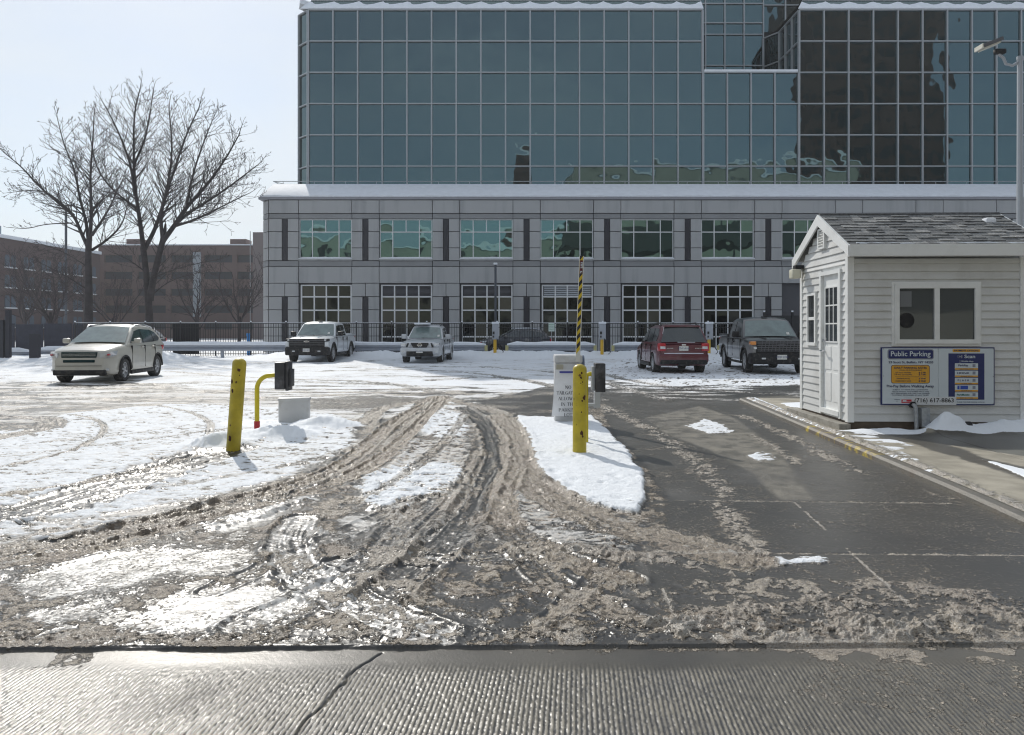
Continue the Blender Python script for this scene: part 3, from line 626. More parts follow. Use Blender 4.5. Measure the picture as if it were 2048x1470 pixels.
# recessed entrance at bay 7
x0 = wins[6][0]; x1 = wins[6][1]
m = MB(); m.box(x0, x1, Y0 + 2.4, Y0 + 2.6, -.1, 4.5); T(m, 'entrance_recess', mat('recess_dark', (.05, .05, .06), .6))
w = MB()
for i in range(5): xx = x0 + .2 + i * .78; w.box(xx - .04, xx + .04, Y0 + 2.3, Y0 + 2.39, 0, 4.2)
for z in (2.1, 3.2, 4.2): w.box(x0 + .3, x0 + 3.3, Y0 + 2.305, Y0 + 2.385, z - .04, z + .04)
T(w, 'entrance_frame', alu)
# thin cornice and snowy sloped roof edge
m = MB(); m.prism([(cx0 - .06, 10.2), (XR, 10.2), (XR, 10.36), (cx0 - .06, 10.36)], 'y', Y0 - .06, Y0 + 1.5); T(m, 'cornice', mat('cornice_metal', (.30, .30, .33), .5))
m = MB()
n = 150
fr = []; tp = []
for i in range(n + 1):
    x = cx0 + .05 + (XR - cx0) * i / n
    e = rnd.uniform(-.02, .02) + .03 * math.sin(i * .7)
    xt = max(x, -16.37) if i == 0 else cx0 + .52 + (XR - cx0 - .47) * i / n
    fr.append((x, Y0 - .08, 10.37)); fr.append((x, Y0 - .10, 10.45 + e)); tp.append((xt, Y0 + 1.55, 11.53)); tp.append((xt, 54.2, 11.60))
vs = []; fs = []
for i in range(n + 1): vs += [fr[2 * i], fr[2 * i + 1], tp[2 * i], tp[2 * i + 1]]
for i in range(n):
    a = 4 * i; b = a + 4
    for j in range(3): fs.append((a + j, b + j, b + j + 1, a + j + 1))
m.add(vs, fs, 0, True)
m.add([(cx0 + .05, Y0 - .08, 10.37), (cx0 + .05, 80, 10.37), (cx0 + .55, 80, 11.53), (cx0 + .52, Y0 + 1.55, 11.53)], [(0, 1, 2, 3)])
m.add([(cx0 + .52, Y0 + 1.6, 11.55), (cx0 + .55, 80, 11.55), (-14, 80, 11.55), (-14, Y0 + 1.6, 11.55)], [(0, 1, 2, 3)])
T(m, 'snowy_roof', snow_m)
# roof railing
m = MB()
for i in range(26):
    x = -16.2 + i * 2.2; m.cyl((x, 53.1, 11.55), (x, 53.1, 12.0), .022, 6)
m.tube([(-16.9, 53.1, 12.02), (40, 53.1, 12.02)], .028, 6); m.tube([(-16.9, 53.1, 12.02), (-16.0, 55, 12.02), (-16.0, 70, 12.02)], .028, 6); m.tube([(-16.9, 53.1, 12.02), (-16.0, 53.1, 11.6)], .02, 5)
T(m, 'roof_railing', alu)
# ---- mirror glass tower
CW = 1.773; RH = 2.25; ZT = 24.54; YT = 54.0
mull = MB(); walls = MB(); npane = [0]; stuff = MB()
def pane(a, b, z0, z1, normal):          # a, b = (x, y) ends
    a = Vector((*a, 0)); b = Vector((*b, 0)); n = Vector((*normal, 0)); i_ = .0
    tx = rnd.gauss(0, 1) * .0035; tz = rnd.gauss(0, 1) * .004; cc = rnd.gauss(0, 1) * .004
    def p(q, z, s): v = q + n * s; return (v.x, v.y, z)
    mb = MB() if npane[0] < 96 and abs(normal[1] + 1) < .01 else stuff
    # 3x3 gently curved sheet so each pane bends the reflection its own way
    vs = []; 
    for j in range(4):
        for i in range(4):
            u = i / 3; v = j / 3; q = a.lerp(b, u); s = (u - .5) * 2 * tx + (v - .5) * 2 * tz + cc * ((u - .5) ** 2 + (v - .5) ** 2) * 2
            vs.append(p(q, z0 + (z1 - z0) * v, s - .06))
    fs = [(j * 4 + i, j * 4 + i + 1, j * 4 + i + 5, j * 4 + i + 4) for j in range(3) for i in range(3)]
    mb.add(vs, fs, 0, True)
    if mb is not stuff:
        npane[0] += 1; T(mb, 'window_pane', twr_g)
def grid_wall(p0, p1, ncol, ztop, zbot, normal, rows=None, rh=RH, mw=.05):
    p0 = Vector(p0); p1 = Vector(p1); n = Vector((*normal, 0))
    zs = rows or []
    if not rows:
        z = ztop
        while z > zbot + .05: zs.append(z); z -= rh
        zs.append(zbot)
    for i in range(ncol + 1):
        q = p0.lerp(p1, i / ncol); j = rnd.uniform(-.01, .01)
        d = (p1 - p0).normalized()
        mull.obox((q.x + n.x * .0, q.y + n.y * .0, (ztop + zbot) / 2), (d.x * mw, d.y * mw, 0), (n.x * .09, n.y * .09, 0), (0, 0, (ztop - zbot) / 2))
    for z in zs[:-1]:
        c = (p0 + p1) / 2; h = (p1 - p0) / 2; mull.obox((c.x, c.y, z), (h.x, h.y, 0), (n.x * .075, n.y * .075, 0), (0, 0, mw * .8))
    for r_ in range(len(zs) - 1):
        for i in range(ncol): pane(p0.lerp(p1, i / ncol), p0.lerp(p1, (i + 1) / ncol), zs[r_ + 1], zs[r_], normal)
ZB = 11.0; XA0 = -14.65; XA1 = XA0 + 16 * CW; XC1 = XA1 + 4 * 1.74; XD1 = XC1 + 12 * CW
grid_wall((XA0, YT), (XA1, YT), 16, ZT, ZB, (0, -1))
grid_wall((XA1 + .06, YT + .002), (XC1 - .06, YT + .002), 4, ZT - 2 * RH, ZB, (0, -1))
grid_wall((XC1, YT), (XD1, YT), 12, ZT, ZB, (0, -1))
s2 = math.sqrt(.5)
grid_wall((XA0 - .95, YT + .95), (XA0 - .05, YT + .05), 1, ZT, ZB, (-s2, -s2))
grid_wall((XA0 - .97, 78), (XA0 - .97, YT + 1.0), 13, ZT, ZB, (-1, 0))
ZC = ZT - 2 * RH; YS = 59.3
grid_wall((XC1, 58.0), (XC1, YT + .05), 3, ZT, ZC, (-1, 0)); grid_wall((XC1 - .8, YS), (XC1, 58.03), 1, ZT, ZC, (-.85, -.53))
grid_wall((XA1, YT + .05), (XA1, YS), 3, ZT, ZC, (1, 0))
ZH = 29.4
for xa, xb, nc in ((XA1 + .05, XC1 - .82, 4),): grid_wall((xa, YS), (xb, YS), nc, ZH, ZC, (0, -1), rows=[ZH, 27.3, 25.77, 24.86, 22.4, ZC])
grid_wall((-13.5, YS + .3), (XA1, YS + .3), 15, ZH, 25.2, (0, -1), rows=[ZH, 27.3, 25.2]); grid_wall((XC1 - .8, YS + .3), (XD1, YS + .3), 12, ZH, 25.2, (0, -1), rows=[ZH, 27.3, 25.2])
o = T(stuff, 'window_pane', twr_g); o['kind'] = 'stuff'
T(mull, 'mullion_grid', alu)
# solid core behind the glass and setback roofs
m = MB(); m.box(XA0 - .5, XA1 - .3, YT + 1.2, 78, ZB, ZT); m.box(XA0 + .1, XC1, YT + .3, YS, ZB, ZC - .1); m.box(XC1 + .2, XD1, YT + .3, 78, ZB, ZT); m.box(XA0 + .1, XA1 - .2, YT + .3, 60, ZB, ZT)
m.box(-13.2, XD1, YS + .6, 80, ZB, ZH); m.box(XA1, XC1 - .9, YS + .25, 62, ZC, ZH); T(m, 'core_wall', mat('tower_core', (.05, .06, .07), .6))
m = MB(); m.box(XD1, XD1 + .2, YT, 78, ZB, ZT); m.box(XR, XR + .2, Y0, 80, 0, 10.3); T(m, 'end_wall', pan_m)
# sloped glass roofs with patchy snow
rf = MB(); sn = MB()
def slope(x0, x1, ya, zt0, left=True, right=False, step=CW):
    y1 = ya + .75; z1 = zt0 + .92
    ax = x0 + (.6 if left else 0); bx = x1 - (.3 if right else 0)
    rf.quad((x0, ya, zt0), (x1, ya, zt0), (bx, y1, z1), (ax, y1, z1)); rf.quad((ax, y1, z1), (bx, y1, z1), (bx, y1 + 8, z1), (ax, y1 + 8, z1), 0)
    n = int((x1 - x0) / step + .5); sub = 8
    vs = []; 
    for i in range(n * sub + 1):
        f = i / (n * sub); xa = x0 + (x1 - x0) * f; xb = ax + (bx - ax) * f; ph = (i % sub) / sub
        bite = .55 + .38 * (abs(2 * ph - 1) ** 1.6) + rnd.uniform(-.07, .04)
        th = .07
        q = lambda t, o_: (xa + (xb - xa) * t, ya + .75 * t - o_ * .7, zt0 + .92 * t + o_ * .5)
        vs += [q(.0, .01), q(.0, th), q(bite * .9, th), q(bite, .01)]
    fs = []
    for i in range(n * sub):
        a = 4 * i; b = a + 4
        for j in range(3): fs.append((a + j, b + j, b + j + 1, a + j + 1))
    sn.add(vs, fs, 0, True)
    rf.tube([(ax, y1, z1 + .03), (bx, y1, z1 + .03)], .04, 6, 1)
slope(XA0 - .6, XA1 + .05, YT - .02, ZT + .06); slope(XC1 - .1, XD1, YT - .02, ZT + .06, left=True)
sn.box(XA1 + .1, XC1 - .1, YT - .08, YT + 4, ZC + .04, ZC + .20)
sn.prism([(XA0 - .97, 55.0), (XA0 - .6, YT), (XA0, YT + .73), (XA0 - .3, 56)], 'z', ZT + .5, ZT + .85)
T(rf, 'sloped_glass_roof', [twr_g, alu]); T(sn, 'roof_snow', snow_m)

# ================================================================ BUILDINGS ACROSS THE STREET (seen mirrored in the glass)
olv = mat('tan_limestone', (.40, .39, .33), .8, var=.12, vscale=.3); brn = mat('brown_tower_brick', (.10, .062, .055), .8, var=.3, vscale=.3); dkw = mat('dark_window_band', (.03, .035, .04), .3)
def block(name, label, x0, x1, y0, y1, h, wm, floors, bays, roof=True, wh=.5):
    e = tag(empty(name, ((x0 + x1) / 2, y1, 0)), label, 'building'); X = Matrix.Translation((-(x0 + x1) / 2, -y1, 0))
    b = MB(); b.box(x0, x1, y0, y1, -.1, h); b.build('wall', wm, e, xf=X)
    fh = h / floors
    for j in range(floors):
        w = MB()
        for i in range(bays):
            xa = x0 + (x1 - x0) * (i + .5 - wh / 2) / bays; xb = x0 + (x1 - x0) * (i + .5 + wh / 2) / bays
            w.box(xa, xb, y1 + .01, y1 + .06, j * fh + fh * .3, j * fh + fh * .78)
        w.build('window_row', dkw, e, xf=X)
    r_ = MB(); r_.box(x0 - .3, x1 + .3, y0, y1 + .3, h + .003, h + .5); r_.build('roof', snow_m, e, xf=X)
    return e
block('stone_office', 'low tan stone building with a snowy parapet across the street, mirrored in the lower windows', -70, 10.0, -50, -26, 16.4, olv, 3, 16, wh=.25)
block('stone_office', 'taller tan stone block beside the low one across the street, mirrored in the tower glass', 11.2, 62, -52, -27, 30.5, olv, 1, 3, wh=.05)
block('brick_tower', 'tall dark brown brick tower across the street, mirrored at right in the glass', 54.5, 81, -38, -32, 95, brn, 24, 9, wh=.6)
block('slim_chimney_block', 'slim dark stack rising over the roofs across the street', 0.5, 4.2, -60, -56, 42, brn, 8, 1)
e = tag(empty('elevated_highway', (30, -16, 0)), 'elevated highway deck on round piers along the far side of the street', 'highway bridge')
m = MB(); m.box(8 - 30, 80 - 30, -5, 3, 13.8, 16.8); m.build('deck', mat('bridge_concrete', (.08, .08, .078), .8), e)
for i in range(5):
    m = MB(); m.cyl((-18 + i * 15, -1, 0), (-18 + i * 15, -1, 13.79), .7, 14); m.build('pier', MATS['bridge_concrete'], e)

# ================================================================ FAR LEFT BUILDINGS
brk = mat('dark_red_brick', (.098, .060, .060), .85, var=.2, vscale=.3, dirt=(.08, .07, .08), dscale=.15, damt=.5, coords='Generated')
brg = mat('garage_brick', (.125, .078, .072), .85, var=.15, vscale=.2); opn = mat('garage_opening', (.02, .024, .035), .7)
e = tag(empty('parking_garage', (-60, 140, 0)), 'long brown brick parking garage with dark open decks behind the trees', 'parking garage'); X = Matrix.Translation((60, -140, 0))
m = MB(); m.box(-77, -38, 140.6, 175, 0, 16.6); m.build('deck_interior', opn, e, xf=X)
k_ = 0
for z1, z0 in ((17.3, 15.5), (14.1, 12.4), (11.0, 9.2), (7.9, 6.1), (4.7, 2.9), (1.6, -.1)):
    m = MB(); m.box(-77.2, -38, 140, 140.5, z0, z1); m.build('spandrel', brg, e, xf=X)
m = MB()
for i in range(7): x = -77 + i * 6.2; m.box(x, x + .9, 139.9, 140.55, 0, 17.0)
m.build('pier', brg, e, xf=X)
m = MB(); m.box(-59.5, -58, 139.8, 140.4, 4, 16); m.build('stair_bay', mat('pale_stair_bay', (.30, .33, .36), .5), e, xf=X)
m = MB(); m.box(-77.4, -38, 139.8, 176, 17.305, 17.5); m.build('snow_cap', snow_m, e, xf=X)
for x in (-72.5, -53): m = MB(); m.box(x, x + 3, 141, 144, 17.505, 18.6); m.build('stair_head', brg, e, xf=X)
e = tag(empty('concrete_tower', (-45, 125, 0)), 'narrow brown stair tower just left of the office building', 'building')
m = MB(); m.box(1.8, 4, 0, 8, 0, 17.8); m.build('wall', mat('brown_block', (.16, .13, .13), .8), e); m = MB(); m.cyl((1.2, .5, 0), (1.2, .5, 18.0), .07, 6); m.build('pipe', alu, e)
# brick warehouse, long wall running away from the viewer
e = tag(empty('brick_warehouse', (-75, 100, 0)), 'dark red brick warehouse with paired arched windows at far left', 'warehouse'); X = Matrix.Translation((75, -100, 0))
def wx(y): return -75.6 + (y - 90) * .045
m = MB(); m.prism([(wx(84), 84), (wx(134), 134), (-110, 134), (-110, 84)], 'z', -.1, 15); m.build('wall', brk, e, xf=X)
m = MB(); m.prism([(wx(84) + .25, 83.8), (wx(134) + .25, 134.1), (-110, 134), (-110, 84)], 'z', 15.003, 15.5); m.build('roof', snow_m, e, xf=X)
m = MB(); m.box(-92, -79, 106, 116, 15.505, 17.6); m.build('penthouse', mat('blue_grey_metal', (.18, .24, .29), .5), e, xf=X)
wgl = mat('warehouse_glass', (.10, .13, .17), .15); wfr = mat('pale_sill', (.72, .74, .78), .7)
for j, z in enumerate((2.9, 5.8, 8.8, 11.8)):
    for i in range(12):
        y = 87.5 + i * 4.0; w = MB()
        for dy in (-.65, .65):
            yy = y + dy; x = wx(yy) + .02; hw = .5
            w.prism([(yy - hw, z - .9), (yy + hw, z - .9), (yy + hw, z + .5), (yy + hw * .6, z + .85), (yy - hw * .6, z + .85), (yy - hw, z + .5)], 'x', x, x + .08)
        fo = w.build('window', wgl, e, xf=X)
        s_ = MB(); s_.box(wx(y) + .02, wx(y) + .3, y - 1.25, y + 1.25, z - 1.12, z - .94); s_.build('sill', wfr, fo, xf=X)
# small buildings glimpsed in the gap
e = tag(empty('glass_office', (-84, 170, 0)), 'blue glass office glimpsed between the two brick buildings', 'office building')
m = MB(); m.box(-15, 0, 0, 15, 0, 17); m.build('wall', mat('blue_curtain_glass', (.16, .27, .33), .2), e)
m = MB()
for i in range(9): m.box(-15 + i * 1.8, -14.85 + i * 1.8, -.12, -.01, 0, 17)
for i in range(7): m.box(-15, 0, -.1, -.012, i * 2.6, i * 2.6 + .35)
m.build('mullion_grid', mat('pale_metal', (.4, .45, .48), .5), e)
e = tag(empty('pale_house', (-80.5, 150, 0)), 'small pale house with a snowy roof beyond the fence at left', 'house')
m = MB(); m.box(-3.2, 3.4, 0, 8, 0, 7); m.build('wall', mat('pale_stucco', (.42, .43, .40), .8), e); m = MB(); m.prism([(-3.5, 7), (3.7, 7), (.1, 9)], 'y', -.2, 8.2); m.build('roof', snow_m, e)
m = MB()
for i in range(3):
    for z in (1.5, 4.3): m.box(-2.4 + i * 1.8, -1.4 + i * 1.8, -.06, -.01, z, z + 1.4)
m.build('window_row', dkw, e)
# ================================================================ VEHICLES (front towards +X in local space)
tyre_m = mat('tyre_rubber', (.025, .025, .026), .85, var=.3, vscale=20, dirt=(.22, .20, .18), dscale=9, damt=.5)
rim_m = mat('alloy_rim', (.55, .56, .58), .4, metal=.4, dirt=(.2, .18, .16), dscale=14, damt=.7)
blk = mat('black_trim', (.018, .018, .020), .5, spec=.25, dirt=(.18, .16, .14), dscale=8, damt=.35)
chrome = mat('chrome', (.65, .66, .68), .18, metal=1.0)
cgl = mat('car_glass', (.02, .028, .03), .06, spec=.9, coat=.6)
wsg = mat('sky_sheen_windscreen', (.13, .18, .175), .22, spec=.8, coat=.5, var=.25, vscale=3)  # pale green sky reflection put into the windscreen's base colour
hl_m = mat('headlamp_lens', (.62, .64, .66), .12, coat=1.0, metal=.3); rl_m = mat('tail_lamp_red', (.45, .02, .03), .2, coat=.6); am_m = mat('amber_lamp', (.75, .28, .06), .25, coat=.5)
plate_m = mat('licence_plate', (.66, .66, .62), .4, var=.15, vscale=25); ink = mat('plate_ink', (.05, .06, .20), .5)
liner = mat('wheel_arch_liner', (.012, .012, .013), .9)
def lerp_tab(tab, x):
    xs = [t[0] for t in tab]
    if x <= xs[0]: return tab[0][1]
    for (a, va), (b, vb) in zip(tab, tab[1:]):
        if x <= b: return va + (vb - va) * (x - a) / (b - a)
    return tab[-1][1]
SEC = [(0, 0), (.86, 0), (.955, .05), (.99, .16), (1.0, .34), (.995, .52), (1.0, .66), (.985, .80), (.955, .90), (.90, .965), (.80, 1.0), (.4, 1.025), (0, 1.035)]
class Car:
    def __init__(s, name, label, cat, L_, Wd, paint, xf_front, group=None):
        s.e = tag(empty(name), label, cat, group); s.L = L_; s.W = Wd; s.paint = paint
    def body(s, top, bot, wid, wheels, wr, arch=1.16, n=46):
        L_ = s.L; mb = MB(); vs = []; fs = []; secn = len(SEC)
        for i in range(n + 1):
            f = i / n; f = .5 - .5 * math.cos(math.pi * f); x = -L_ / 2 + L_ * f
            zt = lerp_tab(top, x); zb = lerp_tab(bot, x); w = lerp_tab(wid, x) * s.W / 2
            row = [(x, w * a, zb + (zt - zb) * b) for a, b in SEC]; vs += row + [(x, -y, z) for x, y, z in row[1:-1][::-1]]
        R_ = 2 * secn - 2
        for i in range(n):
            for k in range(R_): a = i * R_ + k; b = i * R_ + (k + 1) % R_; fs.append((a, b, b + R_, a + R_))
        mb.add(vs, fs, 0, True); mb.add([vs[k] for k in range(R_)], [tuple(range(R_))], 0); mb.add([vs[n * R_ + k] for k in range(R_)], [tuple(range(R_))], 0)
        me_o = mb.build('body', [s.paint, liner], s.e)
        bm = bmesh.new(); bm.from_mesh(me_o.data); bmesh.ops.remove_doubles(bm, verts=bm.verts, dist=1e-4); bmesh.ops.recalc_face_normals(bm, faces=bm.faces); bm.to_mesh(me_o.data); bm.free()
        # wheel arches cut out of the body
        cut = MB()
        for wxx in wheels:
            for sy in (-1, 1):
                y0 = sy * (s.W / 2 - .30); y1 = sy * (s.W / 2 + .2); r = wr * arch; pts = []
                for a in range(25):
                    t = math.pi * a / 24; pts.append((wxx + r * math.cos(t), wr + r * math.sin(t)))
                pts = [(wxx + r, -.2)] + pts + [(wxx - r, -.2)]
                cut.prism(pts, 'y', min(y0, y1), max(y0, y1))
        co = cut.build('arch_cutter', liner); md = me_o.modifiers.new('b', 'BOOLEAN'); md.object = co; md.operation = 'DIFFERENCE'; md.solver = 'EXACT'; md.material_mode = 'TRANSFER'
        dg = bpy.context.evaluated_depsgraph_get(); nm = bpy.data.meshes.new_from_object(me_o.evaluated_get(dg)); me_o.modifiers.clear(); me_o.data = nm
        bpy.data.objects.remove(co); nm.set_sharp_from_angle(angle=R(35)); s.b = me_o
        for wxx in wheels:
            for sy in (-1, 1): s.wheel(wxx, sy, wr)
        return me_o
    def wheel(s, x, sy, r, w=.24, spokes=6):
        y1 = sy * (s.W / 2 - .015); y0 = y1 - sy * w; mb = MB()
        prof = [(y0, r * .62), (y0, r * .93), (y0 + sy * .03, r), (y1 - sy * .03, r), (y1, r * .93), (y1 - sy * .005, r * .68), (y1 - sy * .04, r * .64)]
        vs = []; fs = []; n = 32
        for k in range(n):
            a = 2 * math.pi * k / n
            for (y, q) in prof: vs.append((x + q * math.cos(a), y, r + q * math.sin(a)))
        m_ = len(prof)
        for k in range(n):
            for j in range(m_ - 1): a = k * m_ + j; b = ((k + 1) % n) * m_ + j; fs.append((a, a + 1, b + 1, b))
        mb.add(vs, fs, 0, True); mb.cyl((x, y0, r), (x, y0 + sy * .01, r), r * .62, 24)
        w_ = mb.build('wheel', tyre_m, s.e)
        rb = MB()
        rb.add([(x + q * math.cos(2 * math.pi * k / n), y, r + q * math.sin(2 * math.pi * k / n)) for k in range(n) for (y, q) in ((y1 - sy * .02, r * .66), (y1 - sy * .015, r * .61), (y1 - sy * .1, r * .57))],
               [(k * 3 + j, k * 3 + j + 1, ((k + 1) % n) * 3 + j + 1, ((k + 1) % n) * 3 + j) for k in range(n) for j in range(2)], 0, True)
        for k in range(spokes):
            a = 2 * math.pi * k / spokes + .3; d = Vector((math.cos(a), 0, math.sin(a))); c = Vector((x, y1 - sy * .045, r)) + d * r * .34; t = Vector((-d.z, 0, d.x))
            rb.obox(c, d * r * .27, (0, .012, 0), t * r * .075)
        rb.cyl((x, y1 - sy * .06, r), (x, y1 - sy * .02, r), r * .14, 12)
        rb.build('rim', rim_m, w_)
        db = MB(); db.cyl((x, y1 - sy * .12, r), (x, y1 - sy * .11, r), r * .57, 20); db.build('brake_disc', liner, w_)
    def cabin(s, prof, base_w, roof_w, name='cabin', glass=None):
        """prof: (x, z) from windscreen base over the roof to the rear base; first and last lie at belt height"""
        n = len(prof); zb0, zb1 = prof[0][1], prof[-1][1]; mb = MB(); L_, R_, C_ = [], [], []
        zt = max(p[1] for p in prof)
        def hw(i):
            x, z = prof[i]; zb = zb0 + (zb1 - zb0) * (prof[0][0] - x) / (prof[0][0] - prof[-1][0]); f = (z - zb) / (zt - zb)
            return base_w + (roof_w - base_w) * max(0, min(1, f)), zb
        rows = []
        for i, (x, z) in enumerate(prof):
            h, zb = hw(i); cr = .05 * (1 if 0 < i < n - 1 else 0)
            rows.append([(x, -base_w, zb - .03), (x, -h, z - .03), (x, -h + .05, z + cr * .2), (x, -h * .5, z + cr), (x, h * .5, z + cr), (x, h - .05, z + cr * .2), (x, h, z - .03), (x, base_w, zb - .03)])
        vs = [v for r_ in rows for v in r_]; fs = []
        for i in range(n - 1):
            for k in range(7): a = i * 8 + k; fs.append((a, a + 1, a + 9, a + 8))
        mb.add(vs, fs, 0, True); o = mb.build(name, s.paint, s.e); s.hw = hw; s.prof = prof; s.bw = base_w; return o
    def side_glass(s, wins, sy_all=(-1, 1), off=.012, m_=None):
        """wins: list of quads in (x, z); placed on the leaning side surface"""
        prof = s.prof; zt = max(p[1] for p in prof); zb = prof[0][1]
        rw = min(s.hw(i)[0] for i in range(len(prof)))
        for q in wins:
            for sy in sy_all:
                vs = []
                for (x, z) in q:
                    f = (z - zb) / (zt - zb); h = s.bw + (rw - s.bw) * max(0, min(1, f)); vs.append((x, sy * (h + off), z))
                inn = [(x, y - sy * .03, z) for x, y, z in vs]; nn = len(vs)
                mb = MB(); mb.add(vs + inn, [tuple(range(nn)), tuple(range(2 * nn - 1, nn - 1, -1))] + [(i, (i + 1) % nn, nn + (i + 1) % nn, nn + i) for i in range(nn)]); mb.build('side_window', m_ or cgl, s.e)
    def screen(s, i0, i1, name, m_=None, inset=.07, off=.014):
        if abs(i1 - i0) > 1: off = .045
        (xa, za), (xb, zb) = s.prof[i0], s.prof[i1]; ha = s.hw(i0)[0] - inset * 1.2; hb = s.hw(i1)[0] - inset * 1.3
        d = Vector((xb - xa, 0, zb - za)); L_ = d.length; d.normalize(); nrm = Vector((-d.z, 0, d.x))
        if nrm.z < 0: nrm = -nrm
        a = Vector((xa, 0, za)) + d * L_ * .06 + nrm * off; b = Vector((xb, 0, zb)) - d * L_ * .05 + nrm * (off + .012)
        vs = []; nx, ny = 3, 8
        for i in range(nx + 1):
            c = a.lerp(b, i / nx); h = ha + (hb - ha) * i / nx
            for j in range(ny + 1):
                y = -h + 2 * h * j / ny; k = 1 - (y / h) ** 2; vs.append((c + Vector((0, y, 0)) + nrm * .03 * k)[:])
        fs = [(i * (ny + 1) + j, i * (ny + 1) + j + 1, (i + 1) * (ny + 1) + j + 1, (i + 1) * (ny + 1) + j) for i in range(nx) for j in range(ny)]
        mb = MB(); mb.add(vs, fs, 0, True)
        return mb.build(name, m_ or cgl, s.e)
    def part(s, name, fn, m_, parent=None, bevel=None):
        mb = MB(); fn(mb); return mb.build(name, m_, parent or s.e)
    def mirrors(s, x, z, w=.2, h=.16, m_=None):
        for sy in (-1, 1):
            o = s.part('side_mirror', lambda b: (b.rbox(x - .06, x + .09, min(sy * (s.W / 2 + .0), sy * (s.W / 2 + w)), max(sy * (s.W / 2 + .0), sy * (s.W / 2 + w)), z, z + h, .04),
                                           b.obox((x, sy * (s.W / 2 - .03), z + .03), (.03, 0, 0), (0, .08, 0), (0, 0, .025))), m_ or s.paint)
    def plate(s, x, z, txt, front=True, w=.31, h=.155):
        sx = 1 if front else -1
        o = s.part('licence_plate', lambda b: b.box(min(x, x + sx * .012), max(x, x + sx * .012), -w / 2, w / 2, z, z + h), plate_m)
        text_mesh(txt, .085, ink, o, (x + sx * .0145, 0, z + h / 2), rot=(R(90), 0, R(90 if front else -90)), ext=.0015)
    def handles(s, xs, z, m_=None):
        for x in xs:
            for sy in (-1, 1): s.part('door_handle', lambda b: b.rbox(x - .1, x + .1, min(sy * (s.W / 2 - .02), sy * (s.W / 2 + .025)), max(sy * (s.W / 2 - .02), sy * (s.W / 2 + .025)), z, z + .035, .01), m_ or s.paint)
    def seams(s, xs, z0, z1):
        for x in xs:
            for sy in (-1, 1): s.part('door_seam', lambda b: b.box(x - .006, x + .006, min(sy * (s.W / 2 - .05), sy * (s.W / 2 + .001)), max(sy * (s.W / 2 - .05), sy * (s.W / 2 + .001)), z0, z1), blk)
    def place(s, x, y, heading, z=None):      # heading: direction of the front, radians from +X
        s.e.location = (x, y, ground_h(x, y) - .02 if z is None else z); s.e.rotation_euler = (0, 0, heading)

def text_mesh(txt, size, m_, parent, loc, rot=(R(90), 0, 0), ext=.002, align='CENTER', sx=1.0, bold=0.0, space=1.0, name='lettering'):
    cu = bpy.data.curves.new('t', 'FONT'); cu.body = txt; cu.size = size; cu.extrude = ext; cu.align_x = align; cu.align_y = 'CENTER'; cu.offset = bold; cu.space_character = space; cu.resolution_u = 3
    ob = bpy.data.objects.new('t', cu); COL.objects.link(ob); dg = bpy.context.evaluated_depsgraph_get(); me = bpy.data.meshes.new_from_object(ob.evaluated_get(dg))
    bpy.data.objects.remove(ob); me.materials.clear(); me.materials.append(m_); me.transform(Matrix.Diagonal((sx, 1, 1, 1)))
    from mathutils import Euler
    me.transform(Matrix.Translation(loc) @ Euler(rot).to_matrix().to_4x4()); me.name = name
    o = bpy.data.objects.new(name, me); COL.objects.link(o); o.parent = parent; return o

def paint(name, col, dirtc=(.34, .32, .29), damt=.6, dscale=2.2, rough=.28):
    return mat(name, col, rough, coat=.6, dirt=dirtc, dscale=dscale, damt=damt)

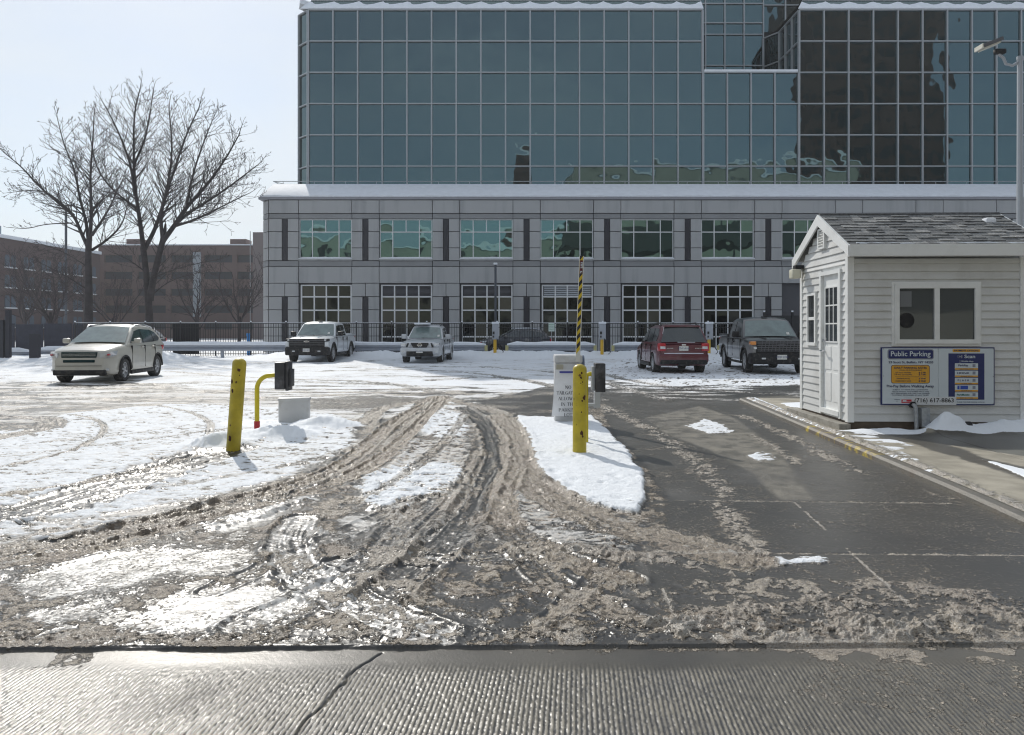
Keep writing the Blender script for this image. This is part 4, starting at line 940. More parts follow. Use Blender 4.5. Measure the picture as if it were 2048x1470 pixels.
# ---- cream white crossover at left
def crossover(name, label, pc, L_=4.41, Wd=1.82, H=1.66, wr=.345, dark_grille=True):
    c = Car(name, label, 'car', L_, Wd, pc, None)
    x = L_ / 2
    top = [(-x, .98), (-x + .12, 1.06), (-.9, 1.09), (.0, 1.08), (.62, 1.10), (1.1, 1.09), (1.6, 1.04), (1.9, .99), (x - .07, .92), (x, .76)]
    bot = [(-x, .42), (-x + .15, .26), (-1.2, .20), (1.2, .20), (x - .2, .22), (x, .30)]
    wid = [(-x, .74), (-x + .08, .86), (-x + .3, .95), (-1.2, .99), (0, 1.0), (1.2, .99), (x - .35, .94), (x - .12, .84), (x, .70)]
    c.body(top, bot, wid, (-1.36, 1.28), wr)
    c.cabin([(1.06, 1.07), (.48, 1.39), (.12, 1.58), (-.35, 1.65), (-1.05, 1.63), (-1.55, 1.56), (-1.90, 1.32), (-2.08, 1.05)], Wd / 2 - .06, Wd / 2 - .25)
    c.screen(0, 2, 'windscreen', wsg, .06); c.screen(7, 5, 'rear_window', cgl, .09)
    c.side_glass([[(.80, 1.13), (.20, 1.48), (-.22, 1.54), (-.22, 1.12)], [(-.28, 1.12), (-.28, 1.545), (-1.10, 1.52), (-1.16, 1.14)], [(-1.22, 1.15), (-1.17, 1.51), (-1.48, 1.44), (-1.74, 1.26), (-1.6, 1.17)]])
    c.mirrors(.66, 1.12, .2, .15)
    for sy in (-1, 1):
        c.part('headlight', lambda b: b.add([(x - .42, sy * .875, .93), (x - .14, sy * .815, .90), (x + .015, sy * .56, .86), (x + .02, sy * .56, .73), (x - .06, sy * .79, .73), (x - .3, sy * .885, .80),
                                             (x - .52, sy * .80, .90), (x - .3, sy * .70, .88), (x - .2, sy * .5, .86), (x - .2, sy * .5, .74), (x - .25, sy * .7, .73), (x - .4, sy * .8, .80)],
                                            [(0, 1, 2, 3, 4, 5), (11, 10, 9, 8, 7, 6)] + [(i, (i + 1) % 6, 6 + (i + 1) % 6, 6 + i) for i in range(6)]), hl_m)
        c.part('turn_signal', lambda b: b.rbox(x - .16, x - .03, min(sy * .72, sy * .79), max(sy * .72, sy * .79), .79, .84, .03), rl_m)
        c.part('roof_rail', lambda b: b.tube([(.15, sy * .66, 1.575), (.0, sy * .67, 1.66), (-.8, sy * .66, 1.69), (-1.4, sy * .65, 1.62), (-1.5, sy * .65, 1.56)], .022, 6), chrome)
        c.part('tail_light', lambda b: b.rbox(-x + .02, -x + .22, min(sy * .66, sy * .82), max(sy * .66, sy * .82), .86, 1.06, .02), rl_m)
        c.part('sill_trim', lambda b: b.rbox(-.95, .88, min(sy * .86, sy * .925), max(sy * .86, sy * .925), .2, .32, .02), blk)
        c.part('arch_trim', lambda b: [b.tube([(wx_ + wr * 1.2 * math.cos(t), sy * (Wd / 2 - .012), wr + wr * 1.2 * math.sin(t)) for t in [math.pi * k / 14 for k in range(15)]], .028, 6) for wx_ in (-1.36, 1.28)], blk)
        c.part('fog_lamp', lambda b: b.rbox(x - .14, x - .05, min(sy * .60, sy * .76), max(sy * .60, sy * .76), .36, .43, .02), hl_m)
    gr = c.part('grille', lambda b: b.rbox(x - .16, x + .02, -.47, .47, .735, .90, .02), mat('dark_teal_grille', (.004, .026, .028), .6, spec=.12))
    for z in (.79, .84): c.part('grille_bar', lambda b: b.box(x + .015, x + .026, -.45, .45, z - .005, z + .005), chrome, gr)
    c.part('lower_intake', lambda b: b.rbox(x - .12, x + .02, -.42, .42, .60, .675, .015), MATS['dark_teal_grille'])
    c.part('front_bumper_trim', lambda b: b.rbox(x - .3, x + .012, -.70, .70, .24, .40, .04), blk)
    c.part('skirt_line', lambda b: b.box(x - .3, x + .012, -.60, .60, .50, .512), blk)
    c.handles((.0, -.95), .98); c.seams((.78, -.25, -1.12), .38, 1.05)
    c.part('wiper', lambda b: b.tube([(1.02, .5, 1.14), (.84, -.15, 1.25)], .008, 5), blk)
    c.part('rear_bumper_trim', lambda b: b.rbox(-x - .01, -x + .2, -.7, .7, .34, .5, .03), blk)
    return c
SNOWDIRT = (.55, .55, .54)
c = crossover('parked_suv', 'cream white crossover with dark grille parked at far left on the slush', paint('cream_paint', (.50, .48, .42), (.36, .35, .33), .45, 1.6))
c.place(-12.38, 23.2, R(-83.5))
# ---- pickups
def pickup(name, label, pc, L_, Wd, H, wr, style, plate):
    c = Car(name, label, 'pickup truck', L_, Wd, pc, None); x = L_ / 2; big = style != 'silver'
    hood = 1.20 if big else 1.06; belt = 1.22 if big else 1.10; fx = x - .95; rx = -x + 1.05
    cab0 = x - 1.55; cab1 = -x + 1.75
    top = [(-x, belt + .06), (cab1 - .02, belt + .06), (cab1 + .1, belt), (cab0, belt), (cab0 + .3, hood + .02), (x - .35, hood - .03), (x - .1, hood - .10), (x, hood - .2)]
    bl_ = .0 if big else .09; bot = [(-x, .58), (-x + .2, .48 - bl_), (rx - .6, .44 - bl_), (rx + .6, .42 - bl_), (fx - .6, .42 - bl_), (x - .3, .40 - bl_), (x, .44 - bl_)]
    wid = [(-x, .95), (-x + .1, .985), (0, 1.0), (x - .5, .99), (x - .18, .95), (x, .88)]
    c.body(top, bot, wid, (rx, fx), wr, 1.2)
    zr = H
    c.cabin([(cab0 + .12, belt), (cab0 - .62, zr - .08), (cab0 - .95, zr), (cab1 + .55, zr), (cab1 + .22, zr - .06), (cab1 + .04, belt)], Wd / 2 - .07, Wd / 2 - .24)
    c.screen(0, 1, 'windscreen', wsg, .06); c.screen(5, 4, 'rear_window', cgl, .1)
    mid = (cab0 + cab1) / 2 - .12
    c.side_glass([[(cab0 - .12, belt + .04), (cab0 - .62, zr - .16), (mid + .04, zr - .12), (mid + .04, belt + .04)], [(mid - .06, belt + .04), (mid - .06, zr - .12), (cab1 + .42, zr - .13), (cab1 + .30, belt + .04)]])
    c.mirrors(cab0 - .18, belt + .02, .24, .22, blk if big else None)
    # load bed: dark recess with raised rails
    c.part('load_bed', lambda b: b.box(-x + .07, cab1 - .06, -Wd / 2 + .14, Wd / 2 - .14, belt + .04, belt + .108), liner)
    for sy in (-1, 1):
        c.part('bed_rail', lambda b: b.rbox(-x + .02, cab1 - .02, min(sy * (Wd / 2 - .13), sy * (Wd / 2 - .03)), max(sy * (Wd / 2 - .13), sy * (Wd / 2 - .03)), belt + .03, belt + .14, .02), c.paint)
        c.part('tail_light', lambda b: b.rbox(-x - .01, -x + .08, min(sy * (Wd / 2 - .2), sy * (Wd / 2 - .04)), max(sy * (Wd / 2 - .2), sy * (Wd / 2 - .04)), .85, belt, .02), rl_m)
        c.part('arch_trim', lambda b: [b.tube([(wx_ + wr * 1.24 * math.cos(t), sy * (Wd / 2 - .01), wr + wr * 1.24 * math.sin(t)) for t in [math.pi * k / 14 for k in range(15)]], .03, 6) for wx_ in (rx, fx)], blk if big else c.paint)
    c.part('tailgate', lambda b: b.rbox(-x - .015, -x + .05, -Wd / 2 + .2, Wd / 2 - .2, .62, belt + .13, .02), c.paint)
    c.handles((mid + .22, mid - .75), belt - .16, blk if big else chrome); c.seams((cab0 - .05, mid, cab1 + .2), .55, belt - .02)
    [c.part('step_bar', lambda b: b.tube([(cab0 - .1, sy * (Wd / 2 - .06), .36), (cab1 + .2, sy * (Wd / 2 - .06), .36)], .045, 8), blk) for sy in (-1, 1)]
    c.part('chassis', lambda b: b.box(-x + .4, x - .5, -.42, .42, .34, .46), liner)
    c.part('rear_bumper', lambda b: b.rbox(-x - .12, -x + .05, -Wd / 2 + .05, Wd / 2 - .05, .48, .66, .03), blk if big else chrome)
    if big:
        c.part('front_bumper', lambda b: (b.rbox(x - .45, x + .12, -Wd / 2 + .03, Wd / 2 - .03, .36, .74, .06)), blk)
        g_ = c.part('grille', lambda b: b.rbox(x - .12, x + .04, -.82, .82, .70, 1.13, .03), blk)
        for z in ((.84, .94, 1.04) if style == 'white' else (.80, .86, .92, .98, 1.04, 1.09)):
            c.part('grille_bar', lambda b: b.box(x + .03, x + .055, -.78, .78, z - .012, z + .012), mat('gunmetal', (.10, .10, .11), .4), g_)
        if style == 'black':
            for k in range(12): yy = -.64 + k * .116; c.part('grille_bar', lambda b: b.obox((x + .046, yy, .95), (.006, 0, 0), (0, .008, .0), (0, .03, .17)), MATS['gunmetal'], g_)
        c.part('badge', lambda b: (b.box(x + .056, x + .075, -.13, .13, .972, 1.018), b.obox((x + .066, 0, .995), (.009, 0, 0), (0, .055, 0), (0, 0, .04))), chrome if style == 'white' else MATS['gunmetal'], g_)
        for sy in (-1, 1):
            hl = c.part('headlight', lambda b: b.rbox(x - .35, x + .02, min(sy * .745, sy * (Wd / 2 - .045)), max(sy * .745, sy * (Wd / 2 - .045)), 1.0, 1.12, .03), blk if style == 'white' else am_m)
            c.part('lamp_lens', lambda b: b.rbox(x + .0, x + .035, min(sy * .76, sy * .90), max(sy * .76, sy * .90), .86 if style == 'black' else 1.03, .94 if style == 'black' else 1.09, .01), hl_m, hl)
            if style == 'white': c.part('fender_corner', lambda b: b.rbox(x - .3, x + .03, min(sy * .83, sy * (Wd / 2 - .03)), max(sy * .83, sy * (Wd / 2 - .03)), .76, .98, .03), c.paint)
            c.part('fog_lamp', lambda b: b.rbox(x + .08, x + .13, min(sy * .52, sy * .66), max(sy * .52, sy * .66), .52, .58, .015), hl_m)
            c.part('tow_hook', lambda b: b.rbox(x + .09, x + .15, min(sy * .36, sy * .42), max(sy * .36, sy * .42), .46, .50, .01), blk)
        c.plate(x + .122, .52, plate)
        c.part('hood_ridge', lambda b: [b.obox((x - .85, sy * .42, hood + .035), (.5, 0, -.01), (0, .035, 0), (0, 0, .014)) for sy in (-1, 1)], c.paint)
        c.part('cab_lamp', lambda b: b.rbox(cab0 - .9, cab0 - .78, -.1, .1, zr + .04, zr + .08, .01), blk)
    else:
        c.part('front_bumper', lambda b: b.rbox(x - .4, x + .10, -Wd / 2 + .04, Wd / 2 - .04, .44, .74, .06), c.paint)
        c.part('lower_intake', lambda b: b.rbox(x - .3, x + .115, -.60, .60, .34, .58, .03), blk)
        g_ = c.part('grille', lambda b: b.prism([(-.42, .95), (.42, .95), (.30, .74), (-.30, .74)], 'x', x - .1, x + .045), blk)
        c.part('badge', lambda b: (b.tube([(x + .055, .085 * math.cos(t), .85 + .085 * math.sin(t)) for t in [2 * math.pi * k / 16 for k in range(17)]], .014, 5), b.box(x + .05, x + .075, -.12, .12, .835, .865)), chrome, g_)
        for sy in (-1, 1):
            c.part('grille_strut', lambda b: b.obox((x + .03, sy * .47, .845), (.03, 0, 0), (0, .035, 0), (0, -sy * .045, .105)), c.paint, g_)
            c.part('grille_slot', lambda b: b.obox((x + .02, sy * .56, .85), (.025, 0, 0), (0, .035, 0), (0, -sy * .035, .09)), blk, g_)
            c.part('headlight', lambda b: b.rbox(x - .3, x + .03, min(sy * .62, sy * (Wd / 2 - .05)), max(sy * .62, sy * (Wd / 2 - .05)), .78, .96, .04), hl_m)
            c.part('fog_lamp', lambda b: b.cyl((x + .03, sy * .76, .56), (x + .108, sy * .76, .56), .055, 14), hl_m)
            c.part('roof_rail', lambda b: b.tube([(cab0 - .75, sy * .62, zr + .0), (cab0 - .85, sy * .62, zr + .09), (cab1 + .75, sy * .62, zr + .10), (cab1 + .6, sy * .62, zr + .0)], .025, 6), blk)
        c.part('roof_crossbar', lambda b: b.tube([(cab0 - 1.0, -.62, zr + .09), (cab0 - 1.0, .62, zr + .09)], .022, 6), blk)
        c.part('snow_glint_patch', lambda b: b.rbox(cab1 + .75, cab1 + 1.6, -.6, .1, zr + .05, zr + .13, .05), snow_m)
        c.plate(x + .118, .50, plate)
    c.part('wiper', lambda b: [b.tube([(cab0 + .08, yy, belt + .05), (cab0 - .08, yy - .5, belt + .14)], .01, 5) for yy in (.55, -.05)], blk)
    c.part('registration_sticker', lambda b: b.obox((cab0 + .0, .62, belt + .16), (.04, 0, -.045), (0, .05, 0), (.004, 0, .004)), plate_m)
    return c
c = pickup('pickup_truck', 'white pickup truck with big black grille and bumper facing the viewer', paint('white_paint', (.70, .73, .76), (.40, .39, .37), .35), 5.7, 2.05, 1.90, .42, 'white', 'KZC 2071'); c.place(-9.45, 37.5, R(-90.5))
c = pickup('pickup_truck', 'silver compact pickup truck with a round grille badge and roof rails', paint('silver_paint', (.52, .54, .57), (.34, .33, .31), .6), 5.2, 1.85, 1.74, .38, 'silver', 'JFN 5893'); c.place(-4.03, 36.4, R(-92.7))
c = pickup('pickup_truck', 'black pickup truck with salt grimed side next to the booth', paint('black_paint', (.03, .03, .034), (.30, .30, .30), .95, 1.1), 5.85, 2.06, 1.92, .42, 'black', 'CDM 1294'); c.place(9.25, 27.9, R(-95.5), .0)
for _n in MATS['black_paint'].node_tree.nodes:
    if _n.type == 'MAP_RANGE': _n.inputs['From Min'].default_value = .36; _n.inputs['From Max'].default_value = .56
_t = MATS['black_paint'].node_tree; _mx = [n for n in _t.nodes if n.type == 'MIX_RGB'][0]; _sp = _t.nodes.new('ShaderNodeSeparateXYZ'); _tc = [n for n in _t.nodes if n.type == 'TEX_COORD'][0]
_t.links.new(_tc.outputs['Object'], _sp.inputs[0]); _r = _t.nodes.new('ShaderNodeMapRange'); _r.inputs['From Min'].default_value = 1.22; _r.inputs['From Max'].default_value = 1.02
_t.links.new(_sp.outputs['Z'], _r.inputs['Value']); _m = _t.nodes.new('ShaderNodeMath'); _m.operation = 'MULTIPLY'; _t.links.new(_mx.inputs[0].links[0].from_socket, _m.inputs[0]); _t.links.new(_r.outputs[0], _m.inputs[1]); _t.links.new(_m.outputs[0], _mx.inputs[0])   # road grime on the flanks
# ---- red wagon seen from behind
def wagon():
    L_, Wd = 4.6, 1.80; x = L_ / 2; pc = paint('maroon_paint', (.10, .008, .018), (.16, .10, .10), .6, 1.5)
    c = Car('parked_suv', 'dark red compact SUV seen from behind, salt stained, with tail lamps', 'car', L_, Wd, pc, None)
    top = [(-x, .98), (-x + .1, 1.04), (-1, 1.05), (.7, 1.03), (1.1, 1.02), (1.7, .95), (x - .1, .82), (x, .66)]
    bot = [(-x, .40), (-x + .2, .28), (0, .24), (x - .2, .26), (x, .34)]
    wid = [(-x, .84), (-x + .08, .93), (-x + .3, .98), (0, 1.0), (x - .4, .96), (x - .1, .84), (x, .7)]
    c.body(top, bot, wid, (-1.36, 1.30), .35)
    c.cabin([(1.05, 1.02), (.35, 1.48), (.1, 1.60), (-.5, 1.66), (-1.4, 1.66), (-1.95, 1.62), (-2.12, 1.35), (-2.27, 1.03)], Wd / 2 - .05, Wd / 2 - .24)
    c.screen(0, 2, 'windscreen', cgl); c.screen(7, 5, 'rear_window', cgl, .07, .02)
    c.side_glass([[(.82, 1.09), (.22, 1.52), (-.1, 1.56), (-.1, 1.08)], [(-.18, 1.08), (-.18, 1.56), (-1.02, 1.56), (-1.06, 1.09)], [(-1.14, 1.10), (-1.10, 1.56), (-1.72, 1.54), (-1.88, 1.3), (-1.8, 1.12)]])
    c.mirrors(.66, 1.05, .2, .16, blk); c.handles((-.0, -.85), .95); c.seams((.78, -.14, -1.1), .4, 1.0)
    for sy in (-1, 1):
        t_ = c.part('tail_light', lambda b: b.rbox(-x - .03, -x + .22, min(sy * .60, sy * .865), max(sy * .60, sy * .865), .78, 1.06, .04), rl_m)
        c.part('reverse_lamp', lambda b: b.rbox(-x - .045, -x + .0, min(sy * .62, sy * .80), max(sy * .62, sy * .80), .86, .95, .015), hl_m, t_)
        c.part('roof_rail', lambda b: b.tube([(.1, sy * .62, 1.62), (.0, sy * .63, 1.73), (-1.5, sy * .62, 1.74), (-1.65, sy * .62, 1.65)], .024, 6), blk)
        c.part('reflector', lambda b: b.rbox(-x - .03, -x + .02, min(sy * .66, sy * .8), max(sy * .66, sy * .8), .50, .54, .01), hl_m)
        c.part('sill_trim', lambda b: b.rbox(-.92, .9, min(sy * .85, sy * .915), max(sy * .85, sy * .915), .22, .36, .02), blk)
    c.part('rear_bumper', lambda b: b.rbox(-x - .06, -x + .3, -.84, .84, .40, .70, .06), pc)
    c.part('bumper_trim', lambda b: b.rbox(-x - .075, -x + .3, -.80, .80, .34, .50, .04), blk)
    c.part('snow_glint_patch', lambda b: b.rbox(-x - .05, -x + .06, -.66, .66, .70, .725, .01), snow_m); c.part('snow_glint_patch', lambda b: b.rbox(-2.28, -2.18, -.4, .2, 1.075, 1.11, .015), snow_m)
    c.part('rear_wiper', lambda b: b.tube([(-2.27, .0, 1.11), (-2.26, -.42, 1.14)], .012, 5), blk); c.part('spoiler', lambda b: b.rbox(-2.1, -1.85, -.6, .6, 1.60, 1.66, .02), pc)
    c.part('tow_hitch', lambda b: b.rbox(-x - .12, -x + .1, -.18, .18, .28, .36, .02), blk); c.part('badge', lambda b: b.obox((-x - .01, 0, 1.0), (.02, 0, 0), (0, .07, 0), (0, 0, .022)), chrome)
    c.part('script_badge', lambda b: [b.box(-x - .02, -x + .02, -.60 + k * .045, -.57 + k * .045, .875, .895) for k in range(5)] + [b.box(-x - .02, -x + .02, .36 + k * .045, .39 + k * .045, .875, .895) for k in range(5)], chrome)
    c.plate(-x - .012, .80, 'FTW 4518', False)
    c.part('snow_glint_patch', lambda b: b.tube([(-2.22, .72, 1.08), (-2.1, .665, 1.38), (-1.96, .60, 1.6)], .014, 5), snow_m)  # white strip standing for the highlight down the left rear pillar
    return c
c = wagon(); c.place(5.78, 27.6, R(90.3), .0)
# ---- dark vehicles beyond the fence, mostly hidden
def simple_suv(label, pc, x, y, h, name='parked_suv'):
    c = crossover(name, label, pc, 4.5, 1.85, 1.7, .35); c.part('snow_cap', lambda b: b.rbox(-1.5, .2, -.6, .6, 1.66, 1.76, .08), snow_m); c.place(x, y, h, -.08); return c
simple_suv('dark SUV with snow on its roof, partly hidden behind the white crossover and fence', paint('dark_blue_paint', (.03, .035, .05)), -25.3, 49.5, R(170))
simple_suv('dark SUV behind the fence near the lamp pole, mostly hidden by pickets', MATS['dark_blue_paint'], .2, 46.6, R(185))
# ================================================================ PAY BOOTH
BA = R(-2.0)                                  # turned two degrees
BX, BY = 4.80, 10.72; BZ = .10
BO = tag(empty('parking_booth', (BX, BY, BZ), BA), 'small white sided booth with a grey shingle gable roof at right', 'booth')
vin = mat('vinyl_siding', (.645, .65, .64), .5, var=.04, vscale=2, bump=.12, bscale=60, dirt=(.36, .35, .32), dscale=1.3, damt=.35)
trim = mat('white_trim', (.80, .81, .80), .45, dirt=(.4, .39, .36), dscale=2.0, damt=.25)
W_, D_ = 2.50, 1.95; Z0, Z1 = .09, 2.42
m = MB(); m.box(.03, W_ - .03, .03, D_ - .03, Z0, Z1)
# gable infill core
ym = D_ / 2; ZR = 3.04; slope_ = (ZR - 2.44) / ym
m.prism([(.04, Z1), (D_ - .04, Z1), (ym, Z1 + slope_ * (ym - .04))], 'x', .035, W_ - .035); m.build('core_wall', trim, BO)
lap = .113
def siding(mb, u0, u1, z0, z1, face, holes=(), clip=None):
    z = z0; k = 0
    while z < z1 - .005:
        zt = min(z + lap, z1); segs = [(u0, u1)]
        if clip:
            a, b = clip(z + .02); segs = [(max(u0, a), min(u1, b))]
            if segs[0][1] - segs[0][0] < .05: z += lap; continue
        for (ha, hb, hz0, hz1) in holes:
            if hz0 < (z + zt) / 2 < hz1:
                ns = []
                for a, b in segs:
                    if hb <= a or ha >= b: ns.append((a, b)); continue
                    if ha > a: ns.append((a, ha))
                    if hb < b: ns.append((hb, b))
                segs = ns
        for a, b in segs:
            if face == 'front': vs = [(a, .028, z), (b, .028, z), (a, .003, z + .002), (b, .003, z + .002), (a, .022, zt), (b, .022, zt), (a, .003, z + .010), (b, .003, z + .010)]
            else: vs = [(.028, a, z), (.028, b, z), (.003, a, z + .002), (.003, b, z + .002), (.022, a, zt), (.022, b, zt), (.003, a, z + .010), (.003, b, z + .010)]
            mb.add(vs, [(0, 1, 3, 2), (2, 3, 7, 6), (6, 7, 5, 4)])
        z += lap
FWX0, FWX1, FWZ0, FWZ1 = .655, 1.83, 1.206, 2.052
m = MB(); siding(m, .09, W_ - .09, Z0, Z1, 'front', [(FWX0 - .0, FWX1 + .0, FWZ0, FWZ1)]); m.build('front_siding', vin, BO)
DY0, DY1 = .30, .98; WY0, WY1 = 1.22, 1.60
m = MB(); siding(m, .09, D_ - .09, Z0, Z1, 'side', [(DY0 - .06, DY1 + .06, 0, 2.30), (WY0 - .03, WY1 + .03, 1.18, 2.02)])
siding(m, .0, D_, Z1, ZR, 'side', [], clip=lambda z: (max(.02, (z - 2.44) / slope_), D_ - max(.02, (z - 2.44) / slope_))); m.build('gable_siding', vin, BO)
m = MB()
for (x0, x1, y0, y1) in ((-.004, .088, -.004, .05), (-.004, .05, .052, .088), (W_ - .088, W_ + .004, -.004, .05), (W_ - .05, W_ + .004, .052, .088), (-.004, .05, D_ - .088, D_ + .004)): m.box(x0, x1, y0, y1, Z0 - .01, Z1 + .02)
m.build('corner_trim', trim, BO)
m = MB(); m.box(.02, W_ - .02, .015, D_ - .02, -.1, Z0); m.build('base_sill', mat('dark_wood_sill', (.10, .075, .055), .8, var=.3, vscale=8), BO)
m = MB(); m.box(-.14, .02, -.05, D_ + .25, -.12, .06); m.build('concrete_step', stp, BO)
# front sliding window
m = MB(); a, b, c_, d = FWX0, FWX1, FWZ0, FWZ1; t_ = .06
m.box(a, b, -.03, .03, d - t_, d); m.box(a, b, -.03, .03, c_, c_ + t_); m.box(a, a + t_, -.03, .03, c_ + t_, d - t_); m.box(b - t_, b, -.03, .03, c_ + t_, d - t_); m.box((a + b) / 2 - .035, (a + b) / 2 + .035, -.025, .025, c_ + t_, d - t_)
m.box(a - .035, a - .002, -.008, .02, c_ - .035, d + .035); m.box(b + .002, b + .035, -.008, .02, c_ - .035, d + .035); m.box(a - .002, b + .002, -.008, .02, d + .002, d + .035); m.box(a - .002, b + .002, -.008, .02, c_ - .035, c_ - .002)
fo = m.build('window', trim, BO)
bgl = glassmat('booth_glass', (.10, .11, .115), .02, .004, 1.2, metal=.45)
m = MB(); m.quad((a + t_, .006, c_ + t_), ((a + b) / 2 - .03, .006, c_ + t_), ((a + b) / 2 - .03, .006, d - t_), (a + t_, .006, d - t_)); m.quad(((a + b) / 2 + .03, .0, c_ + t_), (b - t_, .0, c_ + t_), (b - t_, .0, d - t_), ((a + b) / 2 + .03, .0, d - t_))
m.build('pane', bgl, fo)
m = MB(); m.box(a + .08, a + .24, -.002, .004, d - .32, d - .1); m.build('notice', mat('faded_paper', (.16, .17, .18), .5), fo)
m = MB(); m.cyl((a + .17, .0045, c_ + .33), (a + .17, -.001, c_ + .33), .11, 20); m.build('round_speaker', blk, fo)
# door on the gable side
m = MB(); m.box(-.02, .05, DY0 - .06, DY0, .10, 2.30); m.box(-.02, .05, DY1, DY1 + .06, .10, 2.30); m.box(-.02, .05, DY0, DY1, 2.24, 2.30); m.box(-.03, .05, DY0 - .02, DY1 + .02, .13, .20); m.build('door_frame', trim, BO)
m = MB(); m.box(.028, .05, DY0 + .01, DY1 - .01, .20, 2.24)
for z0, z1 in ((.32, .75), (.80, 1.15)):
    for y0, y1 in ((DY0 + .08, DY0 + .30), (DY0 + .38, DY0 + .60)): m.box(.020, .030, y0, y1, z0, z1)
dr = m.build('door', trim, BO)
m = MB()
gy0, gy1, gz0, gz1 = DY0 + .10, DY1 - .10, 1.22, 2.05
for i in range(3):
    for j in range(3): m.box(.016, .0275, gy0 + (gy1 - gy0) * i / 3 + .012, gy0 + (gy1 - gy0) * (i + 1) / 3 - .012, gz0 + (gz1 - gz0) * j / 3 + .012, gz0 + (gz1 - gz0) * (j + 1) / 3 - .012)
m.build('door_glass', mat('booth_dark_glass', (.03, .035, .04), .06, spec=.8), dr)
m = MB()
for i in range(4): y = gy0 + (gy1 - gy0) * i / 3; m.box(.010, .027, y - .011, y + .011, gz0, gz1)
for j in range(4): z = gz0 + (gz1 - gz0) * j / 3; m.box(.011, .0265, gy0, gy1, z - .01, z + .01)
m.build('door_grid', trim, dr)
m = MB(); m.tube([(.03, DY1 - .07, 1.08), (-.05, DY1 - .07, 1.08), (-.055, DY1 - .18, 1.08)], .014, 8); m.cyl((.03, DY1 - .07, 1.24), (-.01, DY1 - .07, 1.24), .026, 12); m.build('door_handle', chrome, dr)
# small sash window
m = MB(); z0, z1 = 1.20, 2.0
m.box(-.02, .04, WY0, WY0 + .045, z0, z1); m.box(-.02, .04, WY1 - .045, WY1, z0, z1); m.box(-.02, .04, WY0 + .045, WY1 - .045, z1 - .045, z1); m.box(-.03, .04, WY0 - .01, WY1 + .01, z0 - .05, z0); m.box(-.01, .04, WY0 + .045, WY1 - .045, 1.56, 1.61)
fo = m.build('window', trim, BO); m = MB(); m.box(.005, .03, WY0 + .045, WY1 - .045, z0, z1 - .045); m.build('pane', MATS['booth_dark_glass'], fo)
# gable vent
m = MB(); vy, vz = ym - .02, 2.66
m.box(-.03, .03, vy - .14, vy - .10, vz, vz + .32); m.box(-.03, .03, vy + .10, vy + .14, vz, vz + .32); m.box(-.03, .03, vy - .10, vy + .10, vz + .285, vz + .32); m.box(-.03, .03, vy - .10, vy + .10, vz, vz + .03)
for k in range(6): z = vz + .055 + k * .04; m.obox((-.008, vy, z), (.02, 0, -.012), (0, .10, 0), (.002, 0, .003))
m.build('gable_vent', trim, BO); 
# roof: shingle courses with staggered tabs
shl = [mat('shingle_mid', (.20, .205, .205), .9, var=.3, vscale=30, bump=.8, bscale=90), mat('shingle_dark', (.15, .153, .156), .9, var=.3, vscale=30, bump=.8, bscale=90), mat('shingle_light', (.30, .30, .295), .9, var=.3, vscale=30, bump=.8, bscale=90)]
ov = .17; RX0, RX1 = -.045, W_ + .20; ye = -ov; yr = ym; ze = 2.48; zr_ = ZR + .15; rnd2 = random.Random(3)
def rpt(x, t, o_, back=False):        # t 0 eave .. 1 ridge
    y = ye + (yr - ye) * t; 
    if back: y = 2 * ym - y
    return (x, y - (o_ * .55 if not back else -o_ * .55), ze + .12 + (zr_ - ze - .12) * t + o_ * .8)
m = MB(); 
for back in (False, True): m.add([rpt(RX0, 0, 0, back), rpt(RX1, 0, 0, back), rpt(RX1, 1, 0, back), rpt(RX0, 1, 0, back), rpt(RX0, 0, -.05, back), rpt(RX1, 0, -.05, back), rpt(RX1, 1, -.05, back), rpt(RX0, 1, -.05, back)], [(0, 1, 2, 3), (7, 6, 5, 4), (0, 4, 5, 1), (3, 2, 6, 7), (0, 3, 7, 4), (1, 5, 6, 2)])
nc = 11
for back in (False, True):
    for k in range(nc):
        t0 = k / nc - .004; t1 = (k + 1) / nc + .02; x = RX0 - rnd2.uniform(0, .2)
        while x < RX1:
            w = rnd2.uniform(.10, .26); a = max(x, RX0); b = min(x + w - .006, RX1)
            if b - a > .02:
                th = rnd2.choice((.010, .018, .022)); tt_ = t0 - (rnd2.choice((0, .012)))
                tt_ = max(0 - .01, tt_); mi = rnd2.choices((0, 1, 2), (5, 4, 3))[0]
                m.add([rpt(a, tt_, th, back), rpt(b, tt_, th, back), rpt(b, t1, .004, back), rpt(a, t1, .004, back), rpt(a, tt_, .001, back), rpt(b, tt_, .001, back)], [(0, 1, 2, 3), (4, 5, 1, 0), (0, 3, 4), (1, 5, 2)], mi)
            x += w
m.tube([(RX0, yr, zr_ + .005), (RX1, yr, zr_ + .005)], .03, 6, 1)
rf = m.build('roof', shl, BO)
m = MB(); m.box(RX0 - .01, RX1, ye - .03, ye, ze - .04, ze + .125); m.box(RX0 + .03, RX1 - .03, ye + .002, -.0, ze - .035, ze - .015); m.build('eave_fascia', trim, BO)
m = MB()
for back in (False, True):
    f = lambda t, dz, back=back: (2 * ym - (ye + (yr - ye) * t) if back else ye + (yr - ye) * t, ze + .125 + (zr_ - ze - .12) * t + dz)
    a_ = f(-.02, .0); b_ = f(1, .0); c1 = f(1, -.17); d1 = f(-.02, -.15)
    m.prism([a_, b_, c1, d1], 'x', RX0 - .03, RX0 - .002); m.prism([f(0, -.06), f(1, -.06), f(1, -.08), f(0, -.08)], 'x', RX0, -.0)
    m.build('rake_board', trim, BO); m = MB(); m.prism([a_, b_, c1, d1], 'x', RX1 + .002, RX1 + .03); m.build('rake_board', trim, BO); m = MB()
m = MB(); m.rbox(RX1 - .40, RX1 - .24, .62, .80, zr_ - .24, zr_ - .10, .03); m.build('roof_snow', snow_m, BO)
m = MB(); pts = []
